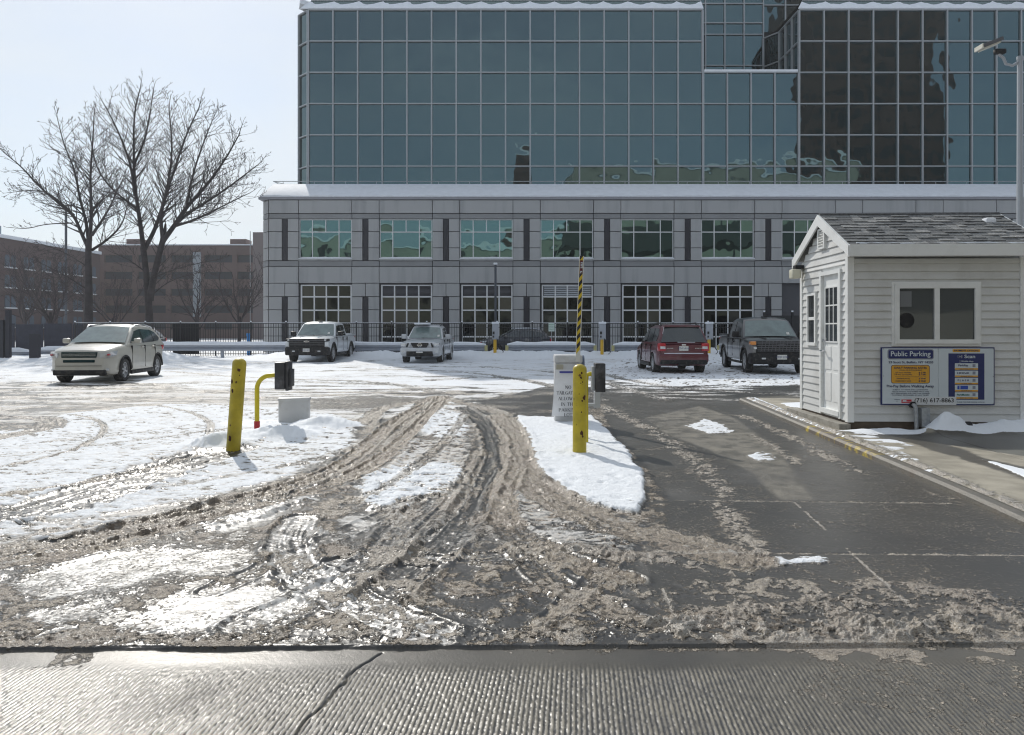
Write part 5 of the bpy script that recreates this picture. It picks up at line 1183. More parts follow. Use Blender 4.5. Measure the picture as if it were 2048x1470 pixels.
for i in range(26): pts.append((RX0 + .1 + (RX1 - RX0 - .2) * i / 25, ye + .015, ze + .135 + rnd2.uniform(-.006, .008)))
m.tube(pts, [.012 + rnd2.uniform(-.006, .006) for _ in pts], 6); m.build('roof_snow', snow_m, BO)
# ---- wall lamp
def bl(x, y, z): 
    v = Matrix.Translation((BX, BY, BZ)) @ Matrix.Rotation(BA, 4, 'Z') @ Vector((x, y, z)); return v
e = tag(empty('wall_lamp', bl(0, D_ - .12, 2.36), BA), 'small black and cream floodlight under the back corner of the booth gable', 'wall lamp')
m = MB(); m.box(-.14, .0, -.06, .06, .06, .12); m.build('mount', blk, e); m = MB(); m.rbox(-.20, -.05, -.09, .09, -.10, .055, .02); m.build('lamp_shade', mat('cream_plastic', (.62, .60, .48), .4), e)
# ---- electric meter box with conduit
e = tag(empty('conduit_box', bl(.98, -.06, 0), BA), 'grey metal conduit box on the booth front below the parking sign', 'utility box')
m = MB(); m.rbox(-.0, .12, -.06, .06, .02, .30, .015); m.build('box', mat('galvanised', (.35, .37, .39), .45, metal=.5, var=.2, vscale=20), e)
m = MB(); m.tube([(-.09, .05, .34), (-.09, -.02, .34), (-.07, -.03, .30), (-.06, -.03, -.05)], .028, 8); m.build('conduit', MATS['galvanised'], e)
m = MB(); m.cyl((-.09, .06, .34), (-.09, -.0, .34), .045, 12); m.build('elbow', blk, e)
e = tag(empty('drain_hose', bl(1.42, -.34, .05), BA), 'short black hose end poking out of the snow by the booth', 'hose')
m = MB(); m.cyl((-.12, 0, .05), (-.03, .0, .05), .045, 12); m.cyl((.02, 0, .04), (.11, .02, .04), .05, 12); m.build('hose_end', blk, e)
# ---- parking sign
navy = mat('sign_navy', (.018, .028, .13), .4); yel = mat('sign_yellow', (.70, .36, .035), .45); wht = mat('sign_white', (.60, .66, .70), .35); dkb = mat('sign_dark_text', (.03, .04, .11), .5); redm = mat('sign_red', (.55, .03, .05), .4); lblu = mat('sign_blue', (.03, .08, .42), .4)
SX0, SX1, SZ0, SZ1 = .455, 2.035, .335, 1.155; SW = SX1 - SX0; SH = SZ1 - SZ0
PS = tag(empty('parking_sign', bl(SX0, -.03, SZ0), BA), 'white and navy public parking rate sign on the booth front', 'sign')
m = MB(); m.box(0, SW, -.0, .022, 0, SH); m.build('frame', navy, PS)
m = MB(); m.box(.016, SW * .502, -.006, -.0005, .016, SH - .016); m.box(SW * .504, SW - .016, -.006, -.0005, .016, SH - .016); m.build('sign_face', wht, PS)
def sx(u): return (u - 120) / 1740 * SW            # from the enlarged photo crop
def sz(v): return SH - (v - 103) / 897 * SH
def rr(mb, u0, v0, u1, v1, y, r=12, mi=0):
    x0, x1, z0, z1 = sx(u0), sx(u1), sz(v1), sz(v0); r = r / 1740 * SW; pts = []
    for cx_, cz_, a0 in ((x1 - r, z1 - r, 0), (x0 + r, z1 - r, 90), (x0 + r, z0 + r, 180), (x1 - r, z0 + r, 270)):
        for k in range(5): a = R(a0 + k * 22.5); pts.append((cx_ + r * math.cos(a), cz_ + r * math.sin(a)))
    mb.prism(pts, 'y', y, -.0058, mi)
def tx(t, u, v, h, m_, sxx=1.0, bold=0, y=-.010, wmax=None, name='lettering'):
    o = text_mesh(t, h / 897 * SH * 1.38, m_, PS, (0, 0, 0), (R(90), 0, 0), .0008, 'CENTER', sxx, bold, name=name)
    me = o.data; xs = [vv.co.x for vv in me.vertices]; zs = [vv.co.z for vv in me.vertices]; k = 1
    if wmax: k = (wmax / 1740 * SW) / (max(xs) - min(xs))
    cx_ = (max(xs) + min(xs)) / 2; cz_ = (max(zs) + min(zs)) / 2
    for vv in me.vertices: vv.co.x = (vv.co.x - cx_) * k + sx(u); vv.co.z = vv.co.z - cz_ + sz(v); vv.co.y += y
    return o
m = MB(); rr(m, 215, 132, 925, 292, -.007, 34, 0); rr(m, 232, 148, 912, 276, -.009, 24, 1); m.build('title_plate', [mat('sign_grey', (.25, .27, .33), .5), navy], PS)
tx('Public Parking', 570, 216, 78, wht, 1, .0012, -.0105, 610)
tx('23 Scott St, Buffalo, NY 14203', 573, 338, 34, dkb, 1, .0006, wmax=685)
m = MB(); rr(m, 268, 378, 866, 666, -.007, 36, 0); rr(m, 276, 386, 858, 658, -.0085, 30, 1); m.build('rate_plate', [dkb, yel], PS)
tx('DAILY PARKING RATES', 567, 422, 30, dkb, 1, .0006, wmax=500)
tx('HOURS OF ENFORCEMENT', 567, 458, 16, dkb, wmax=350)
for i, (a_, b_) in enumerate((('UP TO 2 HOURS', '$ 5.00'), ('UP TO 12 HOURS', '$ 7.00'), ('EVENING RATE', '$ 10.00'), ('OVERNIGHT RATE', '$ 20.00'))):
    v = (498, 528, 590, 628)[i]; tx(a_, 455, v, 18, dkb, wmax=(240, 265, 200, 240)[i]); tx(b_, 748, v, 22, dkb, 1, .0005, wmax=105)
m = MB(); m.box(sx(330), sx(800), -.0095, -.0087, sz(563), sz(560)); m.build('rule_line', dkb, PS)
tx('Pre-Pay Before Walking Away', 565, 712, 40, dkb, 1, .0006, wmax=725)
for v, w_, t in ((764, 540, 'SUBJECT TO TERMS AND CONDITIONS'), (792, 570, 'VEHICLES WITHOUT VALID PAYMENT MAY BE CITED'), (820, 590, 'NOT RESPONSIBLE FOR THEFT OR DAMAGE'), (848, 560, 'PAYMENT REQUIRED AT ALL TIMES')): tx(t, 565, v, 14, dkb, wmax=w_)
tx('OPERATED', 362, 914, 12, dkb, wmax=90); tx('BY', 362, 940, 12, dkb)
m = MB(); m.box(sx(430), sx(585), -.0075, -.0061, sz(970), sz(915)); m.box(sx(440), sx(580), -.009, -.0077, sz(955), sz(948), 1); m.box(sx(450), sx(505), -.0091, -.0078, sz(945), sz(925), 1); m.build('logo_patch', [redm, wht], PS)
m = MB(); m.box(sx(586), sx(1270), -.010, -.0065, sz(998), sz(870)); m.build('phone_sticker', mat('sticker_white', (.66, .68, .70), .35), PS)
tx('(716) 617-8863', 928, 935, 66, mat('sign_black', (.02, .02, .025), .5), 1, .0004, -.0125, 600)
m = MB(); rr(m, 1215, 132, 1632, 176, -.0085, 3); m.build('payment_plate', yel, PS); tx('PAYMENT OPTIONS', 1424, 154, 26, dkb, 1, .0006, wmax=370)
m = MB(); rr(m, 1150, 198, 1700, 915, -.0072, 2); m.build('scan_plate', navy, PS)
tx('Scan', 1475, 244, 54, wht, 1, .0012, wmax=165); tx('Mobile App', 1440, 322, 22, wht, 1, .0004, wmax=180)
m = MB(); 
for (u0, v0, u1, v1) in ((1292, 222, 1330, 227), (1292, 222, 1297, 268), (1292, 263, 1330, 268), (1312, 238, 1350, 256), (1345, 222, 1362, 272), (1315, 308, 1335, 312), (1315, 312, 1318, 336), (1332, 312, 1335, 336), (1315, 336, 1335, 340)): m.box(sx(u0), sx(u1), -.009, -.0075, sz(v1), sz(v0))
m.build('scan_icon', MATS['sign_grey'], PS)
for i, (v, t, mm) in enumerate(((350, 'ParkPay', dkb), (464, 'HONK', dkb), (576, 'F L A S H', dkb), (688, '', lblu), (800, 'ParkMobile', mat('sign_green', (.02, .16, .13), .5)))):
    m = MB(); rr(m, 1248, v, 1602, v + 102, -.0088, 6, 0); m.box(sx(1250), sx(1600), -.0095, -.0089, sz(v + 100), sz(v + 76), 1); m.build('app_label', [wht, yel], PS)
    if t: tx(t, 1375, v + 38, 30, mm, 1, .0005, -.0112, wmax=(150, 190, 170, 0, 190)[i])
    else:
        m = MB(); m.box(sx(1286), sx(1448), -.0102, -.009, sz(v + 66), sz(v + 10), 0); m.box(sx(1318), sx(1330), -.0112, -.0103, sz(v + 60), sz(v + 16), 1); m.build('logo_patch', [lblu, wht], PS)
    tx(('LOCATION 716531', 'ZONE 5323', 'ZONE 5323', 'ZONE 5323', 'ZONE 71653')[i], 1425, v + 88, 14, dkb, y=-.0108, wmax=(210, 180, 160, 160, 200)[i])
    m = MB(); m.box(sx(1518), sx(1562), -.0102, -.009, sz(v + 60), sz(v + 14)); m.build('grey_patch', MATS['sign_grey'], PS)
tx('THANK YOU FOR PARKING WITH US', 1490, 952, 16, dkb, wmax=420)
m = MB()
for (u, v) in ((150, 130), (990, 130), (1835, 130), (1835, 555), (150, 550), (1835, 970)): m.cyl((sx(u), -.0062, sz(v)), (sx(u), -.011, sz(v)), .006, 8)
m.build('screw', MATS['galvanised'], PS)
# ================================================================ BOLLARDS, GATE, READERS
yb = mat('bollard_yellow', (.50, .39, .025), .45, var=.22, vscale=6, bump=.25, bscale=30, dirt=(.13, .05, .025), dscale=5.5, damt=.95)
_n = yb.node_tree.nodes
for n in _n:
    if n.type == 'MAP_RANGE' and abs(n.inputs['From Max'].default_value - .68) < .01: n.inputs['From Min'].default_value = .625; n.inputs['From Max'].default_value = .64
rust = mat('rust_brown', (.07, .02, .012), .8, var=.3, vscale=30)
def bollard(label, base, top, r, seed, chips):
    base = Vector(base); top = Vector(top); e = tag(empty('bollard', base), label, 'bollard', 'yellow steel bollards on the snow islands'); d = (top - base); L_ = d.length
    m = MB(); pts = []; rad = []
    for k in range(16): pts.append(d * (k / 15 * .97) - (d * .03 if k == 0 else d * 0)); rad.append(r)
    for k in range(1, 7): a = k / 6 * math.pi / 2; pts.append(d * (.97) + d.normalized() * (r * .75 * math.sin(a))); rad.append(max(.004, r * math.cos(a)))
    m.tube(pts, rad, 28); o = m.build('post', yb, e)
    rr_ = random.Random(seed); ax = d.normalized(); 
    for (t, ang, s_) in chips:
        c = d * t; u = Vector((math.sin(R(ang)), -math.cos(R(ang)), 0)); v = ax; w = u.cross(v); mb = MB(); n = 9; vs = []
        for k in range(n):
            a = 2 * math.pi * k / n; q = s_ * rr_.uniform(.55, 1.2); off = w * q * .8 * math.cos(a); n2_ = (u * r + off).normalized() * (r + .0015)
            vs.append(c + n2_ + v * q * 1.2 * math.sin(a))
        mb.add([c + u * (r + .002)] + vs, [(0, i + 1, (i + 1) % n + 1) for i in range(n)]); mb.build('rust_chip', rust, e)
    return e
b1 = G(466, 901); bollard('leaning yellow bollard with dark rust chips on the left snow island', (b1.x, b1.y, -.02), (b1.x + .075, b1.y + .02, 1.12), .084, 2,
   [(.90, 20, .022), (.78, -40, .026), (.77, 5, .016), (.68, -25, .026), (.30, -20, .010), (.16, -15, .030), (.84, 28, .008)])
b2 = G(1159, 909); bollard('upright yellow bollard with long rust streaks in front of the gate cabinet', (b2.x, b2.y, -.02), (b2.x + .004, b2.y, 1.06), .083, 5,
   [(.93, 10, .014), (.88, 5, .018), (.83, 18, .010), (.66, 35, .028), (.62, 15, .014), (.70, -10, .008), (.64, -60, .012), (.27, 15, .030), (.23, 22, .014), (.5, 10, .010), (.36, -30, .007)])
# card reader on a yellow gooseneck
rb = mat('reader_black', (.03, .031, .036), .45, var=.3, vscale=12, dirt=(.16, .16, .17), dscale=6, damt=.5)
g1 = P(514, 858, 11.2); e = tag(empty('card_reader', (g1.x, g1.y, 0)), 'black card reader on a bent yellow post with red foot', 'card reader')
m = MB(); pts = [(0, 0, .10), (0, 0, .55)]
for k in range(9): a = R(k * 11.25); pts.append((.20 - .20 * math.cos(a), -.0, .62 + .20 * math.sin(a)))
pts += [(.30, 0, .83), (.42, 0, .83)]; m.tube(pts, .034, 14); m.build('post', mat('reader_post_yellow', (.58, .47, .01), .4, var=.1, vscale=6), e)
m = MB(); m.cyl((0, 0, -.02), (0, 0, .14), .042, 14); m.build('foot', mat('red_paint', (.50, .02, .025), .5, var=.25, vscale=12), e)
m = MB(); m.rbox(.30, .45, -.13, .13, .62, 1.02, .012); m.build('reader_box', rb, e)
m = MB(); m.rbox(.452, .50, -.11, .11, .60, 1.035, .01); m.rbox(.502, .535, -.09, .09, .66, .92, .008); m.build('hood', rb, e)
# second reader behind the right bollard
g2 = P(1172, 850, 9.75); e = tag(empty('card_reader', (g2.x, g2.y, 0)), 'black card reader with yellow arm behind the upright bollard', 'card reader')
m = MB(); m.tube([(0, 0, -.02), (0, 0, .85), (.01, 0, .915), (.05, 0, .93), (.13, 0, .93)], .03, 12); m.build('post', MATS['reader_post_yellow'], e)
m = MB(); m.rbox(.11, .24, -.12, .12, .70, 1.07, .012); m.build('reader_box', rb, e); m = MB(); m.rbox(.07, .108, -.09, .09, .72, 1.03, .01); m.build('hood', mat('reader_grey', (.30, .32, .34), .5), e)
# grey metal safety bracket
e = tag(empty('metal_bracket', (g2.x + .12, g2.y + .5, 0)), 'grey sheet metal bracket beside the upright bollard', 'bracket')
m = MB(); m.box(-.14, .12, -.04, .04, .46, .50); m.box(.04, .12, -.05, .05, .44, .66); m.box(-.14, -.09, -.04, .04, 0, .46); m.build('bracket_frame', mat('bracket_grey', (.42, .44, .46), .5), e)
# gate cabinet with arm
YC = 12.0; c0 = P(1136, 850, YC); e = tag(empty('barrier_gate', (c0.x, YC, 0)), 'white barrier gate cabinet with a raised black and yellow striped arm', 'barrier gate')
cabm = mat('cabinet_white', (.58, .59, .60), .45, var=.05, vscale=4, dirt=(.30, .28, .25), dscale=3.5, damt=.4)
m = MB(); m.rbox(-.21, .22, -.02, .34, .02, .97, .012); m.build('cabinet', cabm, e)
m = MB(); m.rbox(-.215, .23, -.03, .36, .975, 1.10, .02); m.build('cabinet_lid', cabm, e)
m = MB(); m.cyl((.231, .16, .96), (.27, .16, .96), .13, 20); m.build('arm_hub', mat('hub_blue_grey', (.10, .13, .20), .4), e)
m = MB(); m.box(-.19, -.08, -.036, -.0205, .78, .95, 0); m.cyl((-.135, -.0365, .88), (-.135, -.039, .88), .02, 12); m.build('lock_plate', mat('beige_plate', (.42, .40, .32), .5), e)
paper = mat('creased_paper', (.80, .81, .83), .5, var=.05, vscale=5, bump=.5, bscale=7)
m = MB(); nx, nz = 10, 18; vs = []
for j in range(nz + 1):
    for i in range(nx + 1):
        u = i / nx; v = j / nz; x = -.235 - .03 * (1 - v) ** 2 + (.47 + .03 * (1 - v) ** 2) * u + (.02 * v if i == 0 else 0); y = -.045 - .018 * math.sin(u * 3.1 + v * 2) - .01 * math.sin(v * 9 + u * 4)
        vs.append((x, y, .13 + .74 * v))
m.add(vs, [(j * (nx + 1) + i, j * (nx + 1) + i + 1, (j + 1) * (nx + 1) + i + 1, (j + 1) * (nx + 1) + i) for j in range(nz) for i in range(nx)], 0, True)
pp = m.build('paper_notice', paper, e)
m = MB(); m.box(-.14, .20, -.0735, -.0715, .815, .845); m.build('header_strip', mat('notice_blue', (.05, .06, .30), .5), pp)
# serif capitals drawn as strokes: (x0,z0,x1,z1,w) on a unit cell
GL = {'N': [(.12, 0, .12, 1, .07), (.12, 1, .80, 0, .16), (.80, 0, .80, 1, .07), (0, 0, .24, 0, .05), (0, 1, .2, 1, .05), (.68, 1, .94, 1, .05)], 'O': 'ring', 'T': [(.42, 0, .42, 1, .16), (0, 1, .84, 1, .07), (0, 1, 0, .78, .05), (.84, 1, .84, .78, .05), (.26, 0, .58, 0, .05)],
      'A': [(.06, 0, .42, 1, .07), (.42, 1, .80, 0, .17), (.18, .36, .62, .36, .06), (-.04, 0, .2, 0, .05), (.64, 0, .94, 0, .05)], 'I': [(.2, 0, .2, 1, .16), (.04, 0, .36, 0, .05), (.04, 1, .36, 1, .05)],
      'L': [(.18, 0, .18, 1, .16), (.02, 1, .36, 1, .05), (.02, 0, .70, 0, .06), (.70, 0, .72, .26, .05)], 'G': 'g', 'W': [(.06, 1, .34, 0, .15), (.34, 0, .54, .9, .06), (.54, .9, .76, 0, .15), (.76, 0, 1.02, 1, .06), (-.06, 1, .2, 1, .05), (.9, 1, 1.1, 1, .05)],
      'E': [(.16, 0, .16, 1, .16), (.02, 1, .66, 1, .06), (.02, 0, .70, 0, .06), (.16, .52, .52, .52, .06), (.66, 1, .66, .8, .05), (.70, 0, .70, .22, .05)], 'D': [(.16, 0, .16, 1, .16), (.02, 1, .45, 1, .06), (.02, 0, .45, 0, .06), (.45, 1, .72, .78, .1), (.45, 0, .72, .22, .1), (.74, .22, .74, .78, .16)],
      'H': [(.14, 0, .14, 1, .16), (.74, 0, .74, 1, .16), (.14, .5, .74, .5, .06), (0, 0, .3, 0, .05), (0, 1, .3, 1, .05), (.6, 0, .9, 0, .05), (.6, 1, .9, 1, .05)], 'P': [(.16, 0, .16, 1, .16), (.02, 1, .48, 1, .06), (.16, .46, .48, .46, .06), (.62, .56, .62, .92, .15), (.02, 0, .34, 0, .05)],
      'R': [(.16, 0, .16, 1, .16), (.02, 1, .48, 1, .06), (.16, .5, .48, .5, .06), (.60, .58, .60, .92, .15), (.44, .5, .78, 0, .15), (.02, 0, .34, 0, .05)], 'K': [(.16, 0, .16, 1, .16), (.02, 0, .34, 0, .05), (.02, 1, .34, 1, .05), (.2, .42, .72, 1, .06), (.38, .6, .80, 0, .16), (.6, 1, .86, 1, .05), (.66, 0, .92, 0, .05)]}
ADV = {'I': .46, 'W': 1.16, 'L': .82, 'E': .84, ' ': .5, 'O': 1.0, 'G': 1.0, 'N': 1.02, 'H': 1.0}
def serif_line(mb, txt, xc, z, h, sxx, y):
    tot = sum(ADV.get(c, .95) for c in txt) * h * sxx; x = xc - tot / 2
    for c in txt:
        st = GL.get(c, []); 
        if st in ('ring', 'g'):
            n = 18; pts = [(.46 + .38 * math.cos(2 * math.pi * k / n), .5 + .5 * math.sin(2 * math.pi * k / n)) for k in range(n + 1)]
            rng_ = range(n) if st == 'ring' else [k for k in range(n) if 1 < k < n - 1]
            st = [(pts[k][0], pts[k][1], pts[k + 1][0], pts[k + 1][1], .06 + .12 * abs(math.cos(2 * math.pi * (k + .5) / n)) ** 2) for k in rng_] + ([] if st == 'ring' else [(.84, .04, .84, .42, .13), (.62, .42, .96, .42, .05)])
        for (a, b, c2, d, w) in st:
            A = Vector((x + a * h * sxx, 0, z + b * h)); B = Vector((x + c2 * h * sxx, 0, z + d * h)); dd = (B - A); l = dd.length
            if l < 1e-6: continue
            dd.normalize(); nn = Vector((-dd.z, 0, dd.x)) * w * h / 2
            mb.add([(p.x, y, p.z) for p in (A - nn, B - nn, B + nn, A + nn)], [(0, 1, 2, 3)])
        x += ADV.get(c, .95) * h * sxx
m = MB(); inkb = mat('notice_ink', (.015, .015, .02), .6)
for t, xc, z in (('NO', .0, .565), ('TAILGATING', -.0, .475), ('ALLOWED', -.0, .385), ('IN THE', .0, .295), ('PARKING', .0, .205), ('LOT', .0, .15)):
    if t == 'LOT': z = .128
    serif_line(m, t, xc, z, .05, .86 if len(t) > 8 else .98, -.0745)
m.build('lettering', inkb, pp)
# arm
a0 = P(1156, 708, YC - .06); a1 = P(1163.5, 512, YC - .06); o_ = Vector((c0.x, YC, 0)); a0 -= o_; a1 -= o_
d = (a1 - a0).normalized(); sd = Vector((d.z, 0, -d.x)); hw_ = .036
m = MB(); m.obox((a0 + a1) / 2 - d * .06, sd * hw_, (0, .02, 0), d * ((a1 - a0).length / 2 + .06)); arm = m.build('gate_arm', mat('arm_white', (.62, .62, .58), .4), e)
m = MB(); L_ = (a1 - a0).length; n = 11; st = L_ / n; yy = a0.y - .0215
ay = mat('arm_yellow', (.62, .45, .02), .45, var=.1, vscale=20); ab = mat('arm_black', (.012, .012, .018), .4)
def onarm(t, s_): v = a0 + d * t + sd * s_; return (v.x, yy, v.z)
for k in range(n):
    t = k * st; sk = .07; s0, s1 = -hw_ * .86, hw_ * .62
    if k == n - 2:
        m.add([onarm(t + .0, s0), onarm(t + sk * .0, s1), onarm(t + st, s1), onarm(t + st, s0)], [(0, 1, 2, 3)], 0); continue
    m.add([onarm(t, s0), onarm(t + sk, s1), onarm(t + st * .5 + sk, s1), onarm(t + st * .5, s0)], [(0, 1, 2, 3)], 0)
    m.add([onarm(t + st * .5, s0), onarm(t + st * .5 + sk, s1), onarm(min(L_, t + st + sk), s1), onarm(min(L_, t + st), s0)], [(0, 1, 2, 3)], 1)
m.build('stripe_tape', [ay, ab], arm)
m = MB(); t = (n - 2) * st; m.add([(onarm(t + .005, -hw_ * .8)[0], yy - .002, onarm(t + .005, -hw_ * .8)[2])] + [(p[0], yy - .002, p[2]) for p in (onarm(t + .005, hw_ * .55), onarm(t + st * 1.5, hw_ * .55), onarm(t + st * 1.5, -hw_ * .8))], [(0, 1, 2, 3)]); m.build('sticker', mat('dark_red_sticker', (.12, .02, .03), .5), arm)
m = MB()
for q, (u0, u1, s0, s1) in enumerate(((.03, .045, -.015, .014), (.055, .07, -.015, .014), (.08, .095, -.015, .014), (.11, .125, -.015, .014), (.03, .125, .012, .018), (.17, .185, -.012, .014), (.19, .205, -.012, .0), (.17, .205, -.016, -.012))):
    p_ = [onarm(t + st * 1.5 - u, s_) for u, s_ in ((u0, s0), (u0, s1), (u1, s1), (u1, s0))]; m.add([(a, yy - .004, b) for a, _, b in p_], [(0, 1, 2, 3)])
m.build('sticker_lettering', wht, arm)
# white utility block in the snow
e = tag(empty('utility_block', (P(589, 850, 11.9).x, 11.9, -.02), R(8)), 'white plastic utility block half sunk in the snow near the leaning bollard', 'utility block')
m = MB(); m.rbox(-.235, .235, -.09, .09, 0, .44, .018); m.build('block', cabm, e); m = MB(); m.rbox(-.245, .245, -.10, .10, .405, .45, .012); m.build('lid', cabm, e)
# ================================================================ LOT EDGE: guard rails, fence, pedestals
galv = mat('guard_rail_steel', (.33, .36, .42), .45, metal=.4, var=.15, vscale=2, dirt=(.25, .22, .2), dscale=2, damt=.4)
def guardrail(label, x0, x1, y, ends=(True, True), zb=.36, seed=1):
    e = tag(empty('guard_rail', ((x0 + x1) / 2, y, 0)), label, 'guard rail', 'guard rails along the far edge of the lot'); w = (x1 - x0) / 2
    m = MB(); prof = [(0, 0), (-.05, .03), (-.05, .09), (0, .13), (0, .17), (-.05, .21), (-.05, .27), (0, .30), (.02, .30), (.02, 0)]
    n = 2; m.prism([(a, zb + b) for a, b in prof], 'x', -w, w); m.build('rail', galv, e)
    m = MB(); rr_ = random.Random(seed); N_ = max(6, int(w * 4)); vs = []; 
    for i in range(N_ + 1):
        x = -w + 2 * w * i / N_; h = .20 + rr_.uniform(-.02, .03); k = .4 if i in (0, N_) else 1
        vs += [(x, -.09, zb + .30), (x, -.10, zb + .30 + h * .6 * k), (x, -.03, zb + .30 + h * k), (x, .06, zb + .30 + h * .9 * k), (x, .12, zb + .30)]
    m.add(vs, [(5 * i + j, 5 * i + 5 + j, 5 * i + 6 + j, 5 * i + 1 + j) for i in range(N_) for j in range(4)], 0, True); m.build('snow_cap', snow_m, e)
    k = int(2 * w / 3.2) + 1
    for i in range(k):
        x = -w + .4 + (2 * w - .8) * i / max(1, k - 1); m = MB(); m.box(x - .07, x + .07, .03, .2, -.1, zb + .26); m.build('post', galv, e)
    for s_, on in ((-1, ends[0]), (1, ends[1])):
        if on: m = MB(); m.tube([(s_ * w, .0, zb), (s_ * w, -.02, zb + .3)], .09, 10); m.build('end_cap', mat('faded_yellow_cap', (.50, .46, .22), .5), e)
YG = 41.0
def X_(px, D): return (px - CX) / F * D
guardrail('long snow capped guard rail running from the cream crossover past the two light pickups', X_(300, YG), X_(972, YG), YG, (False, True), seed=1)
guardrail('snow capped guard rail between the first and second pay pedestal', X_(1014, YG), X_(1190, YG), YG, seed=2)
guardrail('short snow capped guard rail left of the dark red SUV', X_(1226, YG), X_(1400, YG), YG, seed=3)
guardrail('guard rail end behind the black pickup truck', X_(1437, YG), X_(1640, YG), YG, seed=4)
guardrail('guard rail at far left running behind the cream crossover', X_(73, 37.5), X_(230, 37.5), 37.5, (False, False), seed=5, zb=.18)
guardrail('low guard rail at the far left edge of the lot', X_(-120, 37), X_(62, 37), 37.0, (False, False), zb=.12, seed=6)
# picket fence
fe = mat('black_fence_metal', (.02, .02, .024), .5); YF = 43.5
FE = tag(empty('picket_fence', (0, YF, 0)), 'long black metal picket fence behind the guard rails', 'fence')
def pick(x0, x1, z0=.02, z1=1.88, dense=.142):
    m = MB(); n = int((x1 - x0) / dense)
    for i in range(1, n): x = x0 + (x1 - x0) * i / n; m.box(x - .012, x + .012, -.012, .012, z0, z1)
    for z in (z1 + .005, z1 - .22, z0 + .1): m.box(x0 + .04, x1 - .04, -.02, .02, z - .02, z + .02)
    m.build('picket_panel', fe, FE)
    m = MB(); m.box(x0 + .05, x1 - .05, -.022, .022, z1 + .028, z1 + .05); m.build('snow_strip', snow_m, FE)
x = X_(150, YF); i = 0
while x < X_(1525, YF):
    x2 = x + 2.04; pick(x, x2); m = MB(); m.box(x - .035, x + .035, -.035, .035, 0, 1.95); m.build('post', fe, FE); m = MB(); m.cyl((x, 0, 1.952), (x, 0, 2.03), .045, 8); m.build('post_snow', snow_m, FE); x = x2
for (a, b) in ((345, 398),):
    m = MB(); m.box(X_(a, YF), X_(b, YF), .03, .05, .1, 1.85); m.build('privacy_mesh', mat('privacy_mesh', (.018, .018, .022), .8), FE)
e = tag(empty('privacy_gate', (X_(1585, 44), 44, 0)), 'solid black privacy gate between posts behind the black pickup', 'gate')
m = MB(); m.box(-1.6, 3.0, 0, .06, .05, 2.35); m.build('gate_panel', fe, e)
for x in (-1.65, 0, .9, 2.0): m = MB(); m.box(x - .06, x + .06, -.05, .08, 0, 2.55); m.build('post', fe, e); m = MB(); m.cyl((x, .015, 2.552), (x, .015, 2.64), .06, 8); m.build('post_snow', snow_m, e)
# dark screen fence far left
e = tag(empty('screen_fence', (X_(80, 46), 46, 0)), 'dark weathered screen fence at far left below the brick warehouse', 'fence')
for i in range(7): m = MB(); m.box(-8.5 + i * 1.75, -6.82 + i * 1.75, 0, .05, .0, 1.85 + (i % 2) * .05); m.build('board_panel', mat('weathered_dark_board', (.04, .042, .06), .8, var=.2, vscale=3), e)
for px_, top in ((5, 640), (17, 620), (70, 640)):
    e = tag(empty('wooden_post', (X_(px_, 36), 36, 0)), {5: 'thin dark post at the very left edge of the lot', 17: 'taller dark post second from the left edge', 70: 'broad dark post between the two guard rails at far left'}[px_], 'post', 'dark posts at the far left')
    m = MB(); r_ = .22 if px_ == 70 else .09; m.box(-r_, r_, -.1, .1, 0, CH + (HY - (top if px_ != 70 else 668)) / F * 36); m.build('post_shaft', mat('dark_post_wood', (.035, .035, .045), .8), e)
# pay pedestals
def pedestal(px, label):
    D = 39.6; e = tag(empty('pay_pedestal', (X_(px, D), D, 0)), label, 'pedestal', 'grey pedestals on yellow posts along the fence')
    m = MB(); m.cyl((0, 0, 0), (0, 0, 1.0), .085, 14); m.build('post', mat('pedestal_yellow', (.66, .40, .03), .45), e)
    m = MB(); m.rbox(-.15, .19, -.13, .13, 1.0, 1.82, .03); m.build('housing', mat('pedestal_grey', (.38, .40, .44), .45), e)
    m = MB(); m.rbox(-.18, .22, -.16, .16, 1.82, 1.93, .05); m.build('snow_cap', snow_m, e)
    m = MB(); m.box(-.12, -.02, -.15, -.128, 1.28, 1.42); m.box(-.12, -.04, -.15, -.128, 1.1, 1.2); m.build('connector', blk, e)
    m = MB(); m.tube([(.1, -.14, 1.05), (.25, -.16, .6), (.45, -.1, .35), (.3, -.1, .2)], .02, 6); m.build('cable', blk, e)
pedestal(990, 'grey pedestal on a yellow post nearest the silver pickup'); pedestal(1204, 'grey pedestal on a yellow post left of the dark red SUV'); pedestal(1418, 'grey pedestal on a yellow post between the red SUV and black pickup')
e = tag(empty('small_sign', (X_(1103, 42.8), 42.8, 0)), 'small pale green notice on a thin post by the fence', 'sign')
m = MB(); m.cyl((0, 0, 0), (0, 0, 1.9), .02, 8); m.build('post', alu, e); m = MB(); m.box(-.17, .17, -.03, -.022, 1.42, 1.9); sg = m.build('sign_plate', mat('pale_green_plate', (.62, .72, .68), .4), e)
for k, t in enumerate(('PERMIT', 'PARKING', 'ONLY')): text_mesh(t, .10, mat('green_ink', (.02, .2, .1), .5), sg, (0, -.032, 1.80 - k * .13), ext=.001)
# slim lamp pole by the facade
e = tag(empty('street_lamp', (X_(991, 46), 46, 0)), 'slim dark lamp pole standing against the stone facade', 'street lamp')
m = MB(); m.cyl((0, 0, 0), (0, 0, 5.5), .07, 10); m.build('pole', mat('dark_pole', (.07, .08, .10), .5), e); m = MB(); m.rbox(-.12, .12, -.2, .1, 5.5, 5.62, .03); m.build('lamp_head', snow_m, e)
